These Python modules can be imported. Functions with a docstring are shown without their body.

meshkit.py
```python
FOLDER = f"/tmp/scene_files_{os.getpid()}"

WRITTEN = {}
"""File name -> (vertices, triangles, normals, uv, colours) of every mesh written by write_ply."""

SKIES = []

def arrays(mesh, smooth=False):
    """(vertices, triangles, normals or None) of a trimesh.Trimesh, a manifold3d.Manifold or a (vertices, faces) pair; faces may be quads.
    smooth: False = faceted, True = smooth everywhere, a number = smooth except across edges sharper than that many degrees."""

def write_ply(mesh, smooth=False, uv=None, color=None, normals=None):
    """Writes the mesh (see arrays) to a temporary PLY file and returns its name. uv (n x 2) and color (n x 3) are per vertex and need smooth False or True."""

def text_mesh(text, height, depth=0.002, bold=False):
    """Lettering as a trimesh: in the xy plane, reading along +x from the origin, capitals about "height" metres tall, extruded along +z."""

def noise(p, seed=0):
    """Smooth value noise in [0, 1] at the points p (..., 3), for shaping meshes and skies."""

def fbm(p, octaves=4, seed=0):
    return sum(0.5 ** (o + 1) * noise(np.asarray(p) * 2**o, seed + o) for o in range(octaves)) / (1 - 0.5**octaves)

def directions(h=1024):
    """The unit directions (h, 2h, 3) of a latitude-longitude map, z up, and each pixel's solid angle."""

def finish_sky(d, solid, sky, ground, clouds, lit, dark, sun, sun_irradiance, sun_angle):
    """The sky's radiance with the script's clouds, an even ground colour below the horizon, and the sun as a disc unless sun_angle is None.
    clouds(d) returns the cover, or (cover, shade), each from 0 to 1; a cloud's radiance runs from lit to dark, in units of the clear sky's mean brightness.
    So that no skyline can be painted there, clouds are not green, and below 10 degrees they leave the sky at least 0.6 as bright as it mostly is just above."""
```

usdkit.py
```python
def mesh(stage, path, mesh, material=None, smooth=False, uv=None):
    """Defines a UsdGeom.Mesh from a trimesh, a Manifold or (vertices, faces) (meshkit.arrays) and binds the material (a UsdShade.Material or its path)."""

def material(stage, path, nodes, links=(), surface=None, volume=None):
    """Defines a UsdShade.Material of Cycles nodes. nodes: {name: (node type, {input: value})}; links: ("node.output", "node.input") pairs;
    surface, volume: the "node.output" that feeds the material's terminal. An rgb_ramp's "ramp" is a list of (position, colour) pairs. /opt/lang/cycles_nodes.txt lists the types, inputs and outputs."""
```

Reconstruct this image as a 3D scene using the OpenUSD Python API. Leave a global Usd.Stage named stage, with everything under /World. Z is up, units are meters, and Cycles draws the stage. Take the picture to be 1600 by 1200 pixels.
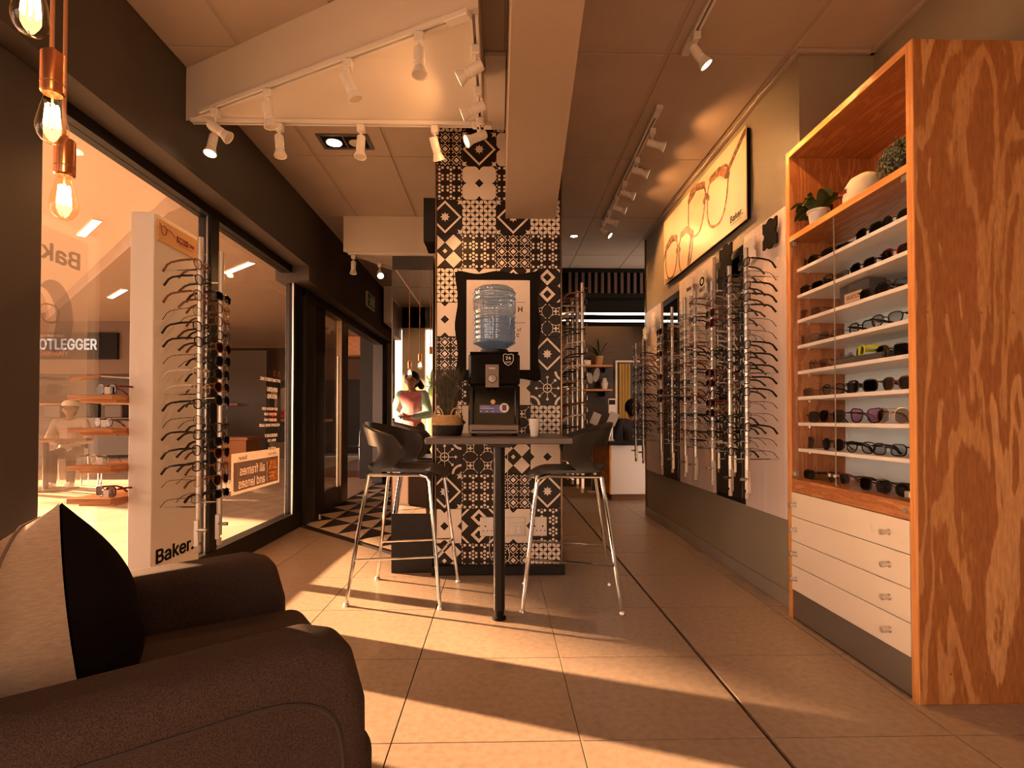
import math, random
import numpy as np, trimesh, manifold3d as m3, usdkit, meshkit
from shapely.geometry import Polygon, Point, box as sbox, LineString
from shapely import affinity, unary_union
from trimesh import transformations as tf
from pxr import Usd, UsdGeom, UsdLux, UsdShade, Gf, Sdf
stage = Usd.Stage.CreateInMemory()
UsdGeom.SetStageUpAxis(stage, 'Z'); UsdGeom.SetStageMetersPerUnit(stage, 1.0)
UsdGeom.Xform.Define(stage, '/World'); UsdGeom.Scope.Define(stage, '/World/Looks')
V = lambda *a: np.array(a, float)

# ------------------------------------------------------------ camera, sky, sun, exposure
cam = UsdGeom.Camera.Define(stage, '/World/camera')
cam.AddTranslateOp().Set((0, 0, 1.032)); cam.AddRotateZOp().Set(-1.36); cam.AddRotateXOp().Set(90.88)
cam.CreateHorizontalApertureAttr(36.0); cam.CreateVerticalApertureAttr(27.0)
cam.CreateFocalLengthAttr(36 * 846.8 / 1600); cam.CreateVerticalApertureOffsetAttr(36 * 41.1 / 1600)
cam.CreateClippingRangeAttr((0.05, 500)); cam.CreateExposureAttr(0.0)
SUN, SKY, SPOT = 90000.0, 2.05, 40.0
sun = UsdLux.DistantLight.Define(stage, '/World/sun')
sun.CreateIntensityAttr(SUN); sun.CreateAngleAttr(0.9); sun.CreateColorAttr((1.0, 0.55, 0.27))
_s = V(.928, -.372, -math.tan(math.radians(10.8))); _s /= np.linalg.norm(_s)           # the way the sunlight travels
_z = -_s; _x = np.cross((0, 0, 1), _z); _x /= np.linalg.norm(_x); _y = np.cross(_z, _x)
sun.AddTransformOp().Set(Gf.Matrix4d(*[float(v) for r in ((*_x, 0), (*_y, 0), (*_z, 0), (0, 0, 0, 1)) for v in r]))
dome = UsdLux.DomeLight.Define(stage, '/World/sky')
dome.CreateIntensityAttr(SKY); dome.CreateColorAttr((1.0, 0.655, 0.475))

# ------------------------------------------------------------ helpers
def lin(h):
    c = [int(h[i:i + 2], 16) / 255 for i in (1, 3, 5)]
    return tuple(x / 12.92 if x <= .04045 else ((x + .055) / 1.055) ** 2.4 for x in c)
MATS = {}
def mat(name, color, rough=.5, metal=0., **kw):
    if isinstance(color, str): color = lin(color)
    m = usdkit.material(stage, '/World/Looks/' + name, {'p': ('principled_bsdf', dict(base_color=color, roughness=rough, metallic=metal, **kw))}, surface='p.BSDF')
    MATS[name] = m; return m
def nmat(name, c1, c2, scale, rough=.5, stretch=(1, 1, 1), detail=4, lo=.35, hi=.65, bump=0., dist=0., coords='geometry.position', bscale=None, metal=0., **kw):
    """two colours mixed by stretched noise"""
    c1, c2 = [lin(c) if isinstance(c, str) else c for c in (c1, c2)]
    src, sock = ('geometry', 'position') if coords.startswith('geo') else ('texture_coordinate', 'object')
    nodes = {'g': (src, {}), 'm': ('mapping', {'scale': stretch}), 'n': ('noise_texture', {'scale': scale, 'detail': detail, 'distortion': dist}),
             'r': ('rgb_ramp', {'ramp': [(lo, c1), (hi, c2)]}), 'p': ('principled_bsdf', dict(roughness=rough, metallic=metal, **kw))}
    links = [('g.' + sock, 'm.vector'), ('m.vector', 'n.vector'), ('n.fac', 'r.fac'), ('r.color', 'p.base_color')]
    if bump:
        nodes['n2'] = ('noise_texture', {'scale': bscale or scale * 3, 'detail': 3}); nodes['b'] = ('bump', {'strength': bump, 'distance': .004})
        links += [('m.vector', 'n2.vector'), ('n2.fac', 'b.height'), ('b.normal', 'p.normal')]
    m = usdkit.material(stage, '/World/Looks/' + name, nodes, links, surface='p.BSDF'); MATS[name] = m; return m
def emat(name, color, strength):
    m = usdkit.material(stage, '/World/Looks/' + name, {'e': ('emission', {'color': color, 'strength': strength})}, surface='e.emission'); MATS[name] = m; return m
def pane(name, tint=(1, 1, 1), ior=1.45, gloss=(1, 1, 1), rough=0.0):
    f0 = ((ior - 1) / (ior + 1)) ** 2
    nodes = {'t': ('transparent_bsdf', {'color': tint}), 'g': ('glossy_bsdf', {'color': gloss, 'roughness': rough}), 'l': ('layer_weight', {'blend': .5}),
             'a': ('math', {'math_type': 'power', 'value2': 5.0}), 'b': ('math', {'math_type': 'multiply_add', 'value2': .6, 'value3': f0}), 'x': ('mix_closure', {})}
    links = [('l.facing', 'a.value1'), ('a.value', 'b.value1'), ('b.value', 'x.fac'), ('t.BSDF', 'x.closure1'), ('g.BSDF', 'x.closure2')]
    m = usdkit.material(stage, '/World/Looks/' + name, nodes, links, surface='x.closure'); MATS[name] = m; return m
def veil(name, color, amount, rough=.5, tint=(1, 1, 1)):
    nodes = {'t': ('transparent_bsdf', {'color': tint}), 'p': ('principled_bsdf', {'base_color': color, 'roughness': rough}), 'x': ('mix_closure', {'fac': amount})}
    m = usdkit.material(stage, '/World/Looks/' + name, nodes, [('t.BSDF', 'x.closure1'), ('p.BSDF', 'x.closure2')], surface='x.closure'); MATS[name] = m; return m

def film(name, color, share=.5):
    if isinstance(color, str): color = lin(color)
    nodes = {'d': ('diffuse_bsdf', {'color': color}), 't': ('translucent_bsdf', {'color': color}), 'x': ('mix_closure', {'fac': share})}
    MATS[name] = usdkit.material(stage, '/World/Looks/' + name, nodes, [('d.BSDF', 'x.closure1'), ('t.BSDF', 'x.closure2')], surface='x.closure')
cat_ = trimesh.util.concatenate
def box(x0, x1, y0, y1, z0, z1, b=0):
    e = (abs(x1 - x0), abs(y1 - y0), abs(z1 - z0)); c = ((x0 + x1) / 2, (y0 + y1) / 2, (z0 + z1) / 2)
    if b:
        b = min(b, min(e) * .45)
        h = V(*e) / 2; pts = []
        for s in np.ndindex(2, 2, 2):
            s = V(*s) * 2 - 1
            for k in range(3):
                o = h - b; o[k] = h[k]; pts.append(s * o)
        m = trimesh.convex.convex_hull(np.array(pts))
    else: m = trimesh.creation.box(e)
    m.apply_translation(c); return m
def frame_of(d):
    d = np.asarray(d, float); d = d / np.linalg.norm(d)
    u = np.cross(d, (0, 0, 1) if abs(d[2]) < .95 else (1, 0, 0)); u /= np.linalg.norm(u)
    return u, np.cross(d, u), d
def basis(o, x, y, z):
    M = np.eye(4); M[:3, 0], M[:3, 1], M[:3, 2], M[:3, 3] = x, y, z, o; return M
def cyl(p, q, r, n=12, r2=None):
    p, q = V(*p), V(*q); u, v, d = frame_of(q - p); a = np.arange(n) * 2 * np.pi / n
    ring = lambda c, r: c + r * (np.cos(a)[:, None] * u + np.sin(a)[:, None] * v)
    return trimesh.convex.convex_hull(np.vstack([ring(p, r), ring(q, r if r2 is None else r2)]))
def tube(path, r, n=8, closed=False, flat=1.0, up=None):
    P = np.array(path, float); k = len(P); R = np.broadcast_to(np.asarray(r, float), (k,))
    T = (np.roll(P, -1, 0) - np.roll(P, 1, 0)) if closed else np.gradient(P, axis=0)
    T /= np.maximum(np.linalg.norm(T, axis=1, keepdims=True), 1e-9)
    u = V(*up) if up is not None else frame_of(T[0])[0]; verts = []; a = np.arange(n) * 2 * np.pi / n
    for i in range(k):
        if up is not None: u = V(*up)
        u = u - T[i] * (u @ T[i]); u /= max(np.linalg.norm(u), 1e-9); v = np.cross(T[i], u)
        verts.append(P[i] + R[i] * (np.cos(a)[:, None] * u + flat * np.sin(a)[:, None] * v))
    F = []
    for i in range(k if closed else k - 1):
        j = (i + 1) % k
        for c in range(n):
            d = (c + 1) % n; F += [[i * n + c, i * n + d, j * n + d], [i * n + c, j * n + d, j * n + c]]
    verts = np.vstack(verts)
    if not closed:
        m = len(verts); verts = np.vstack([verts, P[0], P[-1]])
        for c in range(n):
            d = (c + 1) % n; F += [[m, d, c], [m + 1, (k - 1) * n + c, (k - 1) * n + d]]
    return trimesh.Trimesh(verts, F, process=False)
def lathe(prof, n=32, at=(0, 0, 0)):
    P = np.array(prof, float); k = len(P); a = np.arange(n) * 2 * np.pi / n
    v = np.concatenate([np.stack([P[:, 0] * math.cos(t), P[:, 0] * math.sin(t), P[:, 1]], 1) for t in a]); F = []
    for i in range(n):
        j = (i + 1) % n
        for c in range(k - 1): F += [[i * k + c, j * k + c, j * k + c + 1], [i * k + c, j * k + c + 1, i * k + c + 1]]
    return trimesh.Trimesh(v + V(*at), F, process=False)
def spin(m, axis_to, at):
    """turn a mesh built along +z so +z points along axis_to, then move it"""
    u, v, d = frame_of(axis_to); m = m.copy(); m.apply_transform(basis(V(*at), u, np.cross(d, u), d)); return m
def polys(s): return [g for g in getattr(s, 'geoms', [s]) if g.geom_type == 'Polygon' and g.area > 1e-9]
def extr(shape, h): return cat_([trimesh.creation.extrude_polygon(g, h, engine='earcut') for g in polys(shape)])
def onto(m, o, right, up):
    r, u = V(*right), V(*up); r /= np.linalg.norm(r); u /= np.linalg.norm(u)
    m = m.copy(); m.apply_transform(basis(V(*o), r, u, np.cross(r, u))); return m
def text(t, h, o, right, up=(0, 0, 1), depth=.002, bold=False, center=False, back=0., width=None):
    m = meshkit.text_mesh(t, h, depth, bold)
    if width: m.apply_scale((width / (m.bounds[1][0] - m.bounds[0][0]), 1, 1))
    if center: m.apply_translation((-(m.bounds[0][0] + m.bounds[1][0]) / 2, -h / 2, 0))
    m.apply_translation((0, 0, -back)); return onto(m, o, right, up)
def text2d(t, h, width=None, bold=True):
    m = meshkit.text_mesh(t, h, .01, bold); s = unary_union([Polygon(q[:, :2]).buffer(1e-5) for q, n in zip(m.triangles, m.face_normals) if n[2] > .9]); x0, y0, x1, y1 = s.bounds
    return affinity.scale(affinity.translate(s, -x0, 0), (width / (x1 - x0)) if width else 1, 1, origin=(0, 0))
def smooth_path(P, n=40):
    from scipy.interpolate import CubicSpline
    P = np.array(P, float); d = np.r_[0, np.cumsum(np.linalg.norm(np.diff(P, axis=0), axis=1))]; return CubicSpline(d, P)(np.linspace(0, d[-1], n))
def move(m, *t): m = m.copy(); m.apply_translation(t); return m
def rz(m, deg, at=(0, 0, 0)): m = m.copy(); m.apply_transform(tf.rotation_matrix(math.radians(deg), (0, 0, 1), at)); return m

COUNT = {}
def fresh(parent, name):
    k = (str(parent), name); n = COUNT.get(k, -1) + 1; COUNT[k] = n
    return f'{parent}/{name}' + (f'_{n:03d}' if n else '')
def tag(prim, label=None, cat=None, group=None, kind=None):
    for k, v in (('label', label), ('category', cat), ('group', group), ('kind', kind)):
        if v: prim.SetCustomDataByKey(k, v)
    return prim
LOC = {}
def thing(name, label, cat, loc=(0, 0, 0), rot=0, group=None, kind=None):
    p = fresh('/World', name); x = UsdGeom.Xform.Define(stage, p)
    x.AddTranslateOp().Set(tuple(map(float, loc)))
    if rot: x.AddRotateZOp().Set(float(rot))
    LOC[p] = V(*loc) if not rot else V(0, 0, 0)
    tag(x.GetPrim(), label, cat, group, kind); return p
def part(parent, name, m, material, smooth=35, label=None, kind=None):
    """a child mesh; for an unrotated thing the mesh is given in world coordinates"""
    top = '/'.join(parent.split('/')[:3]); m = m.copy() if not isinstance(m, tuple) else m
    off = LOC.get(top, V(0, 0, 0))
    if isinstance(m, tuple): m = trimesh.Trimesh(m[0], m[1], process=False)
    m.apply_translation(-off)
    p = fresh(parent, name)
    usdkit.mesh(stage, p, m, MATS[material], smooth=smooth)
    tag(stage.GetPrimAtPath(p), label, None, None, kind); return p
def node(parent, name):
    p = fresh(parent, name); UsdGeom.Xform.Define(stage, p); return p
def single(name, m, material, label=None, cat=None, smooth=35, group=None, kind=None):
    c = m.bounds; o = V((c[0][0] + c[1][0]) / 2, (c[0][1] + c[1][1]) / 2, c[0][2]); m = m.copy(); m.apply_translation(-o)
    p = fresh('/World', name); g = usdkit.mesh(stage, p, m, MATS[material], smooth=smooth); g.AddTranslateOp().Set(tuple(o))
    tag(g.GetPrim(), label, cat, group, kind); return p
def copy_of(src, loc, mtx=None, rot=0, label=None, cat=None, group=None, name=None):
    p = fresh('/World', name or src.split('/')[-1]); x = UsdGeom.Xform.Define(stage, p)
    if mtx is not None: x.AddTransformOp().Set(Gf.Matrix4d(*[float(v) for v in np.asarray(mtx).T.ravel()]))
    else:
        x.AddTranslateOp().Set(tuple(map(float, loc)))
        if rot: x.AddRotateZOp().Set(float(rot))
    x.GetPrim().GetReferences().AddInternalReference(src); x.GetPrim().SetInstanceable(True)
    tag(x.GetPrim(), label, cat, group); return p
ORD = 'top second third fourth fifth sixth seventh eighth ninth tenth eleventh twelfth thirteenth fourteenth fifteenth sixteenth seventeenth eighteenth'.split()
rnd = random.Random(7)
# ------------------------------------------------------------ materials
WHITE = (.74, .68, .62)
nmat('white_paint', (.70, .63, .56), (.76, .69, .62), 1.2, .6)
mat('white_gloss', (.78, .74, .70), .3); mat('white_matt', (.80, .76, .72), .7)
nmat('ceiling_tile', (.46, .38, .315), (.51, .42, .35), 2.5, .85, bump=.06, bscale=160)
mat('ceiling_grid', (.42, .34, .28), .6)
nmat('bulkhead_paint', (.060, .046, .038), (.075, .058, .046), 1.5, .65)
nmat('right_wall_paint', (.27, .235, .18), (.31, .27, .205), 1.1, .45)
mat('skirting_paint', (.30, .26, .22), .4)
nmat('floor_tile', (.30, .235, .185), (.38, .30, .24), 34, .36, detail=10, lo=.28, hi=.6, bump=.05, bscale=160)
nmat('floor_tile_b', (.31, .242, .19), (.395, .31, .248), 38, .36, detail=10, lo=.28, hi=.6, bump=.05, bscale=160)
mat('grout', (.03, .022, .018), .9); nmat('beam_paint', (.40, .31, .24), (.44, .34, .265), 1.2, .65)
mat('black_frame', (.009, .008, .008), .4, specular_ior_level=.3); mat('charcoal', (.016, .014, .014), .5, specular_ior_level=.3); mat('black_matt', (.006, .0055, .0055), .85, specular_ior_level=.2)
mat('dark_metal', (.05, .042, .038), .32, .6); mat('bronze_metal', (.22, .15, .09), .28, .9)
mat('chrome', (.78, .84, .93), .10, 1.0); mat('aluminium', (.72, .69, .66), .32, 1.0); mat('steel_brushed', (.26, .235, .215), .42, .7)
mat('copper', (.86, .36, .18), .22, 1.0); mat('copper_cord', (.40, .16, .07), .5)
mat('tile_dark', (.026, .017, .014), .34, specular_ior_level=.22); mat('tile_light', (.86, .78, .70), .28)
mat('mat_dark', (.022, .013, .012), .4); nmat('mat_light', (.68, .56, .44), (.74, .62, .50), 14, .4)
mat('mirror', (.86, .86, .87), .015, 1.0); mat('mirror_warm', (.62, .60, .50), .03, 1.0)
pane('window_glass', (.95, .94, .92), 1.45); pane('door_glass', (.80, .76, .70), 1.6); pane('clear_lens', (.93, .93, .93), 1.5); pane('cabinet_glass', (.995, .995, .995), 1.2)
pane('dark_lens', (.05, .045, .045), 1.6); pane('brown_lens', (.22, .11, .06), 1.55); pane('pink_lens', (.93, .66, .84), 1.4); pane('rose_lens', (.90, .72, .62), 1.4); pane('purple_lens', (.18, .05, .09), 1.55)
mat('black_acetate', (.012, .010, .010), .25); mat('thin_dark_metal', (.06, .045, .04), .3, .7); mat('tortoise', (.16, .055, .02), .25); mat('gold_metal', (.75, .48, .22), .25, 1.0)
mat('grey_metal', (.30, .27, .26), .3, .8); mat('red_acetate', (.16, .012, .012), .25); mat('neon_acetate', (.72, .82, .01), .35); mat('clear_acetate', (.55, .48, .42), .2)
mat('navy_acetate', (.02, .022, .04), .25); mat('tag_paper', (.82, .78, .74), .7); mat('plum_acetate', (.05, .012, .02), .25)
# plywood: broad dark and light flame figure
def ply(name, c, stretch, scale, rough=.38, dist=.8):
    c = [lin(x) if isinstance(x, str) else x for x in c]
    nodes = {'g': ('geometry', {}), 'm': ('mapping', {'scale': stretch}), 'n': ('noise_texture', {'scale': scale, 'detail': 3, 'roughness': .45, 'distortion': dist}),
             'r': ('rgb_ramp', {'ramp': [(0, c[0]), (.40, c[0]), (.41, c[1]), (.47, c[1]), (.48, c[0]), (.555, c[0]), (.565, c[2]), (.60, c[2]), (.61, c[0]), (.68, c[0]), (.69, c[1]), (1, c[1])]}),
             'm2': ('mapping', {'scale': tuple(4 * s for s in stretch)}), 'n2': ('noise_texture', {'scale': scale * 6, 'detail': 4}),
             'n3': ('noise_texture', {'scale': scale * 5, 'detail': 5, 'roughness': .7}), 'mx': ('math', {'math_type': 'multiply_add', 'value2': .10}), 'r2': ('rgb_ramp', {'ramp': [(.3, (.78, .78, .78)), (.7, (1.12, 1.12, 1.12))]}), 'x': ('mix', {'mix_type': 'multiply', 'fac': 1.0}), 'p': ('principled_bsdf', {'roughness': rough})}
    links = [('g.position', 'm.vector'), ('m.vector', 'n.vector'), ('m.vector', 'n3.vector'), ('n3.fac', 'mx.value1'), ('n.fac', 'mx.value3'), ('mx.value', 'r.fac'), ('g.position', 'm2.vector'), ('m2.vector', 'n2.vector'), ('n2.fac', 'r2.fac'), ('r.color', 'x.color1'), ('r2.color', 'x.color2'), ('x.color', 'p.base_color')]
    MATS[name] = usdkit.material(stage, '/World/Looks/' + name, nodes, links, surface='p.BSDF')
ply('plywood_panel', ((.34, .125, .035), (.58, .295, .12), (.51, .245, .09)), (1, 1, .19), 4.2, dist=.7)
ply('plywood_inner', ((.40, .15, .05), (.55, .25, .095), (.48, .20, .07)), (1, 1, .16), 9)
ply('plywood_flat', ((.40, .15, .05), (.55, .25, .095), (.48, .20, .07)), (1.6, .16, 1), 9)
nmat('plywood_edge', (.58, .22, .055), (.82, .40, .13), 5, .4, stretch=(30, 30, .6)); nmat('plywood_edge_flat', (.58, .22, .055), (.82, .40, .13), 5, .4, stretch=(30, .6, 30))
nmat('wood_board', (.42, .17, .06), (.62, .29, .11), 6, .45, stretch=(1.5, 1.5, 14)); mat('wood_dark', (.20, .08, .03), .5); mat('wood_orange', (.52, .20, .05), .5)
mat('shelf_white', (.88, .85, .84), .4); mat('cabinet_back_white', (.74, .90, 1.0), .5); nmat('panel_white', (.72, .62, .60), (.78, .68, .66), 30, .42, stretch=(1, 1, .03), detail=5); mat('drawer_white', (.84, .76, .66), .3)
emat('lamp_on', (1.0, .72, .38), 28.0); emat('lamp_warm', (1.0, .80, .50), 7.0); mat('lamp_off', (.75, .66, .55), .25); emat('led_strip', (1.0, .84, .62), 9.0); emat('filament', (1.0, .66, .30), 60.0); emat('strip_lamp', (1.0, .86, .60), 9.0)
pane('bulb_glass', (1.0, .86, .62), 1.5); pane('bulb_amber', (1.0, .93, .76), 1.45)
nmat('panel_glow', (.86, .80, .75), (.89, .83, .78), 2.0, .35); mat('header_orange', (.80, .46, .20), .4); mat('header_red', (.22, .02, .02), .5)
mat('knob_steel', (.66, .60, .54), .38, .8); mat('glass_edge', (.42, .38, .33), .2); mat('box_grey', (.075, .072, .075), .6); mat('plate_gold', (.72, .52, .36), .4); pane('crystal', (.95, .85, .80), 1.7)
mat('soil', (.05, .03, .02), .9); nmat('leaf_green', (.035, .075, .02), (.07, .13, .035), 30, .45); mat('leaf_dark', (.02, .045, .018), .45); nmat('leaf_grey', (.09, .12, .06), (.16, .19, .11), 60, .5); mat('cap_cloth', (.60, .58, .46), .8)
nmat('poster_cream', (.66, .51, .36), (.74, .60, .45), .9, .4); nmat('poster_tortoise', (.09, .035, .02), (.36, .15, .06), 26, .4, lo=.45, hi=.6); mat('poster_white', (.76, .70, .66), .35)
mat('gloss_black', (.006, .0055, .0055), .07, specular_ior_level=.22); mat('tray_bronze', (.14, .105, .09), .35, .4); mat('control_bronze', (.16, .12, .10), .35, .3); mat('dial_grey', (.26, .22, .20), .25, .5); mat('sticker_blue', (.09, .10, .38), .3); mat('sticker_purple', (.12, .03, .10), .4)
nmat('wicker', (.42, .25, .11), (.56, .36, .17), 90, .6); mat('wicker_black', (.02, .016, .015), .6); nmat('grass_dark', (.035, .028, .012), (.085, .07, .028), 40, .6)
def tinted(name, tint, body, amount, rough):
    nodes = {'t': ('transparent_bsdf', {'color': tint}), 'p': ('principled_bsdf', {'base_color': body, 'roughness': rough, 'specular_ior_level': .8}), 'x': ('mix_closure', {'fac': amount}), 'g': ('glossy_bsdf', {'color': (1, 1, 1), 'roughness': .04}),
             'l': ('layer_weight', {'blend': .5}), 'a': ('math', {'math_type': 'power', 'value2': 3.0}), 'b': ('math', {'math_type': 'multiply_add', 'value2': .6, 'value3': .10}), 'y': ('mix_closure', {})}
    links = [('t.BSDF', 'x.closure1'), ('p.BSDF', 'x.closure2'), ('l.facing', 'a.value1'), ('a.value', 'b.value1'), ('b.value', 'y.fac'), ('x.closure', 'y.closure1'), ('g.BSDF', 'y.closure2')]
    MATS[name] = usdkit.material(stage, '/World/Looks/' + name, nodes, links, surface='y.closure')
tinted('bottle_blue', (.62, .78, .95), (.30, .40, .58), .22, .15); tinted('water_blue', (.70, .84, .98), (.30, .42, .60), .12, .1)
nmat('paving', (.44, .36, .29), (.56, .47, .385), 1.6, .5, stretch=(1, .25, 1), detail=8); mat('canopy_paint', (.66, .54, .45), .8); mat('canopy_brown', (.36, .27, .21), .7); mat('facade_brown', (.13, .08, .055), .7); mat('facade_grey', (.17, .14, .12), .7)
film('letter_white', (.88, .82, .76), .6); mat('letter_red', (.34, .06, .05), .5); mat('cloth_tan', (.34, .24, .13), .9); mat('cloth_grey', (.40, .36, .32), .9); mat('cloth_cream', (.36, .31, .26), .9); mat('cloth_dark', (.025, .022, .026), .9); mat('red_goods', (.70, .05, .02), .5)
mat('skin_brown', (.20, .095, .055), .5); mat('jacket_pink', (.40, .135, .16), .8); mat('jacket_mint', (.26, .46, .44), .8); emat('letter_glow', (1.0, .93, .86), .85); mat('sign_cream', (.62, .64, .42), .5); mat('sign_green', (.03, .16, .07), .5); mat('slat_brown', (.075, .045, .035), .6); mat('curtain_yellow', (.46, .31, .08), .8)
veil('banner_film', (.72, .58, .46), .13); veil('banner_ink', (.16, .11, .09), .42); veil('banner_hair', (.10, .055, .035), .26); veil('banner_face', (.60, .36, .26), .16); film('decal_white', (.86, .74, .62), .7); film('decal_grey', (.40, .31, .255), .6); film('decal_orange', (.85, .42, .04), .7)
nmat('timber_bright', (.60, .24, .06), (.80, .38, .11), 3, .4, stretch=(1, 1, 4))
# ------------------------------------------------------------ the shell
XL, XR, ZC = -1.95, 1.59, 2.985
def struct(name, label=None):
    p = thing(name, label, None, kind='structure'); return p
floor = struct('floor', 'large beige stone-look floor tiles with dark joints inside the shop')
part(floor, 'grout_bed', box(-1.95, 3.2, -2.4, 9.4, -.06, -.014), 'grout')
TS = .605
xs = [-.343 + TS * k for k in range(-4, 9)]
ys = [2.957 + TS * k for k in range(-9, 11)]
for i, x in enumerate(xs[:-1]):
    g = 0 if x < .9 * TS else .012
    for j, y in enumerate(ys[:-1]):
        x0, x1, y0, y1 = max(x + g, -1.945), min(x + TS + g, 3.15), y, y + TS
        if x1 - x0 < .05 or x0 + y0 > 3.36 and x1 < -.2: continue
        P = sbox(x0 + .0022, y0 + .0022, x1 - .0022, y1 - .0022)
        if x < -.5: P = P.difference(Polygon([(-2, 5.33), (-.45, 3.78), (-.45, 9.9), (-2, 9.9)]))
        if P.is_empty: continue
        part(floor, 'tile', move(extr(P, .014), 0, 0, -.014), 'floor_tile_b' if (i * 7 + j * 5) % 3 == 0 else 'floor_tile', smooth=False)
part(floor, 'expansion_strip', box(.2625, .2735, -2.4, 9.3, -.014, -.0005), 'floor_tile')
# triangle mosaic inside the entrance
mos = struct('trim_1', 'black and beige triangle floor mosaic running from the sliding door')
part(mos, 'mosaic_bed', move(extr(Polygon([(-1.95, 5.30), (-.45, 3.80), (-.45, 9.2), (-1.95, 9.2)]), .02), 0, 0, -.026), 'grout')
C = .2475
zone = Polygon([(-1.945, 5.40), (-.46, 3.915), (-.46, 9.1), (-1.945, 9.1)])
for a in range(6):
    x0 = -1.945 + a * C; x1 = x0 + C
    for b in range(-1, 10):
        ya = 5.40 - a * C + 2 * C * b
        for dark, T in ((0, Polygon([(x0, ya), (x1, ya - C), (x1, ya + C)])), (1, Polygon([(x0, ya), (x0, ya + 2 * C), (x1, ya + C)]))):
            T = T.intersection(zone).buffer(-.0016, join_style=2)
            if T.is_empty or T.area < .002 or ya > 8.7: continue
            part(mos, 'triangle_tile', move(extr(T, .005), 0, 0, -.005), 'mat_dark' if dark else 'mat_light', smooth=False)
part(mos, 'border_strip', move(extr(Polygon([(-1.945, 5.335), (-.46, 3.85), (-.46, 3.912), (-1.945, 5.397)]), .005), 0, 0, -.005), 'mat_dark', smooth=False)
# ceiling
ceil = struct('ceiling', 'beige suspended ceiling tiles in a slim grid')
part(ceil, 'grid', box(-1.75, 3.2, -2.4, 9.4, ZC + .006, ZC + .03), 'ceiling_grid')
yj = [-2.4, -1.95, -.75, .45, 1.65, 2.855, 4.03, 5.22, 6.42, 7.62, 9.4]
for xj in ([-1.746, -1.36, -.79, -.21, .04], [.04, .33, .90, 1.55, 2.15, 3.2]):
    for x0, x1 in zip(xj, xj[1:]):
        for y0, y1 in zip(yj, yj[1:]):
            if x1 > 1.6 and 2.81 < (y0 + y1) / 2 < 5.8: continue
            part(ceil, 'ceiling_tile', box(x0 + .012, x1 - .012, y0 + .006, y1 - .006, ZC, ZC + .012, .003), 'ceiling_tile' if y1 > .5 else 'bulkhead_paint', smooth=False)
part(ceil, 'cover', box(-6, 4, -3, 10, ZC + .25, ZC + .3), 'black_matt')
# left bulkhead over the shopfront
wl = struct('wall_left', 'dark brown bulkhead above the glazed shopfront')
part(wl, 'bulkhead', box(-2.05, -1.746, -2.4, 5.0, 2.43, ZC + .02), 'bulkhead_paint')
part(wl, 'bulkhead', box(-2.05, -1.746, 5.0, 9.4, 2.30, ZC + .02), 'bulkhead_paint')
part(wl, 'sill_rail', box(-2.0, -1.90, .2, 5.30, 0, .15), 'black_frame')
part(wl, 'head_rail', box(-2.0, -1.90, .2, 5.30, 2.37, 2.43), 'black_frame')
part(wl, 'pier', box(-2.05, -1.86, 2.02, 2.24, 0, 2.43, .004), 'bulkhead_paint')
part(wl, 'pier', box(-2.05, -1.86, .14, .25, 0, 2.43, .004), 'bulkhead_paint'); part(wl, 'pier', box(-2.05, -1.86, -2.4, -2.2, 0, 2.43, .004), 'bulkhead_paint'); part(wl, 'sill_rail', box(-2.0, -1.90, -2.2, .14, 0, .15), 'black_frame')
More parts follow.
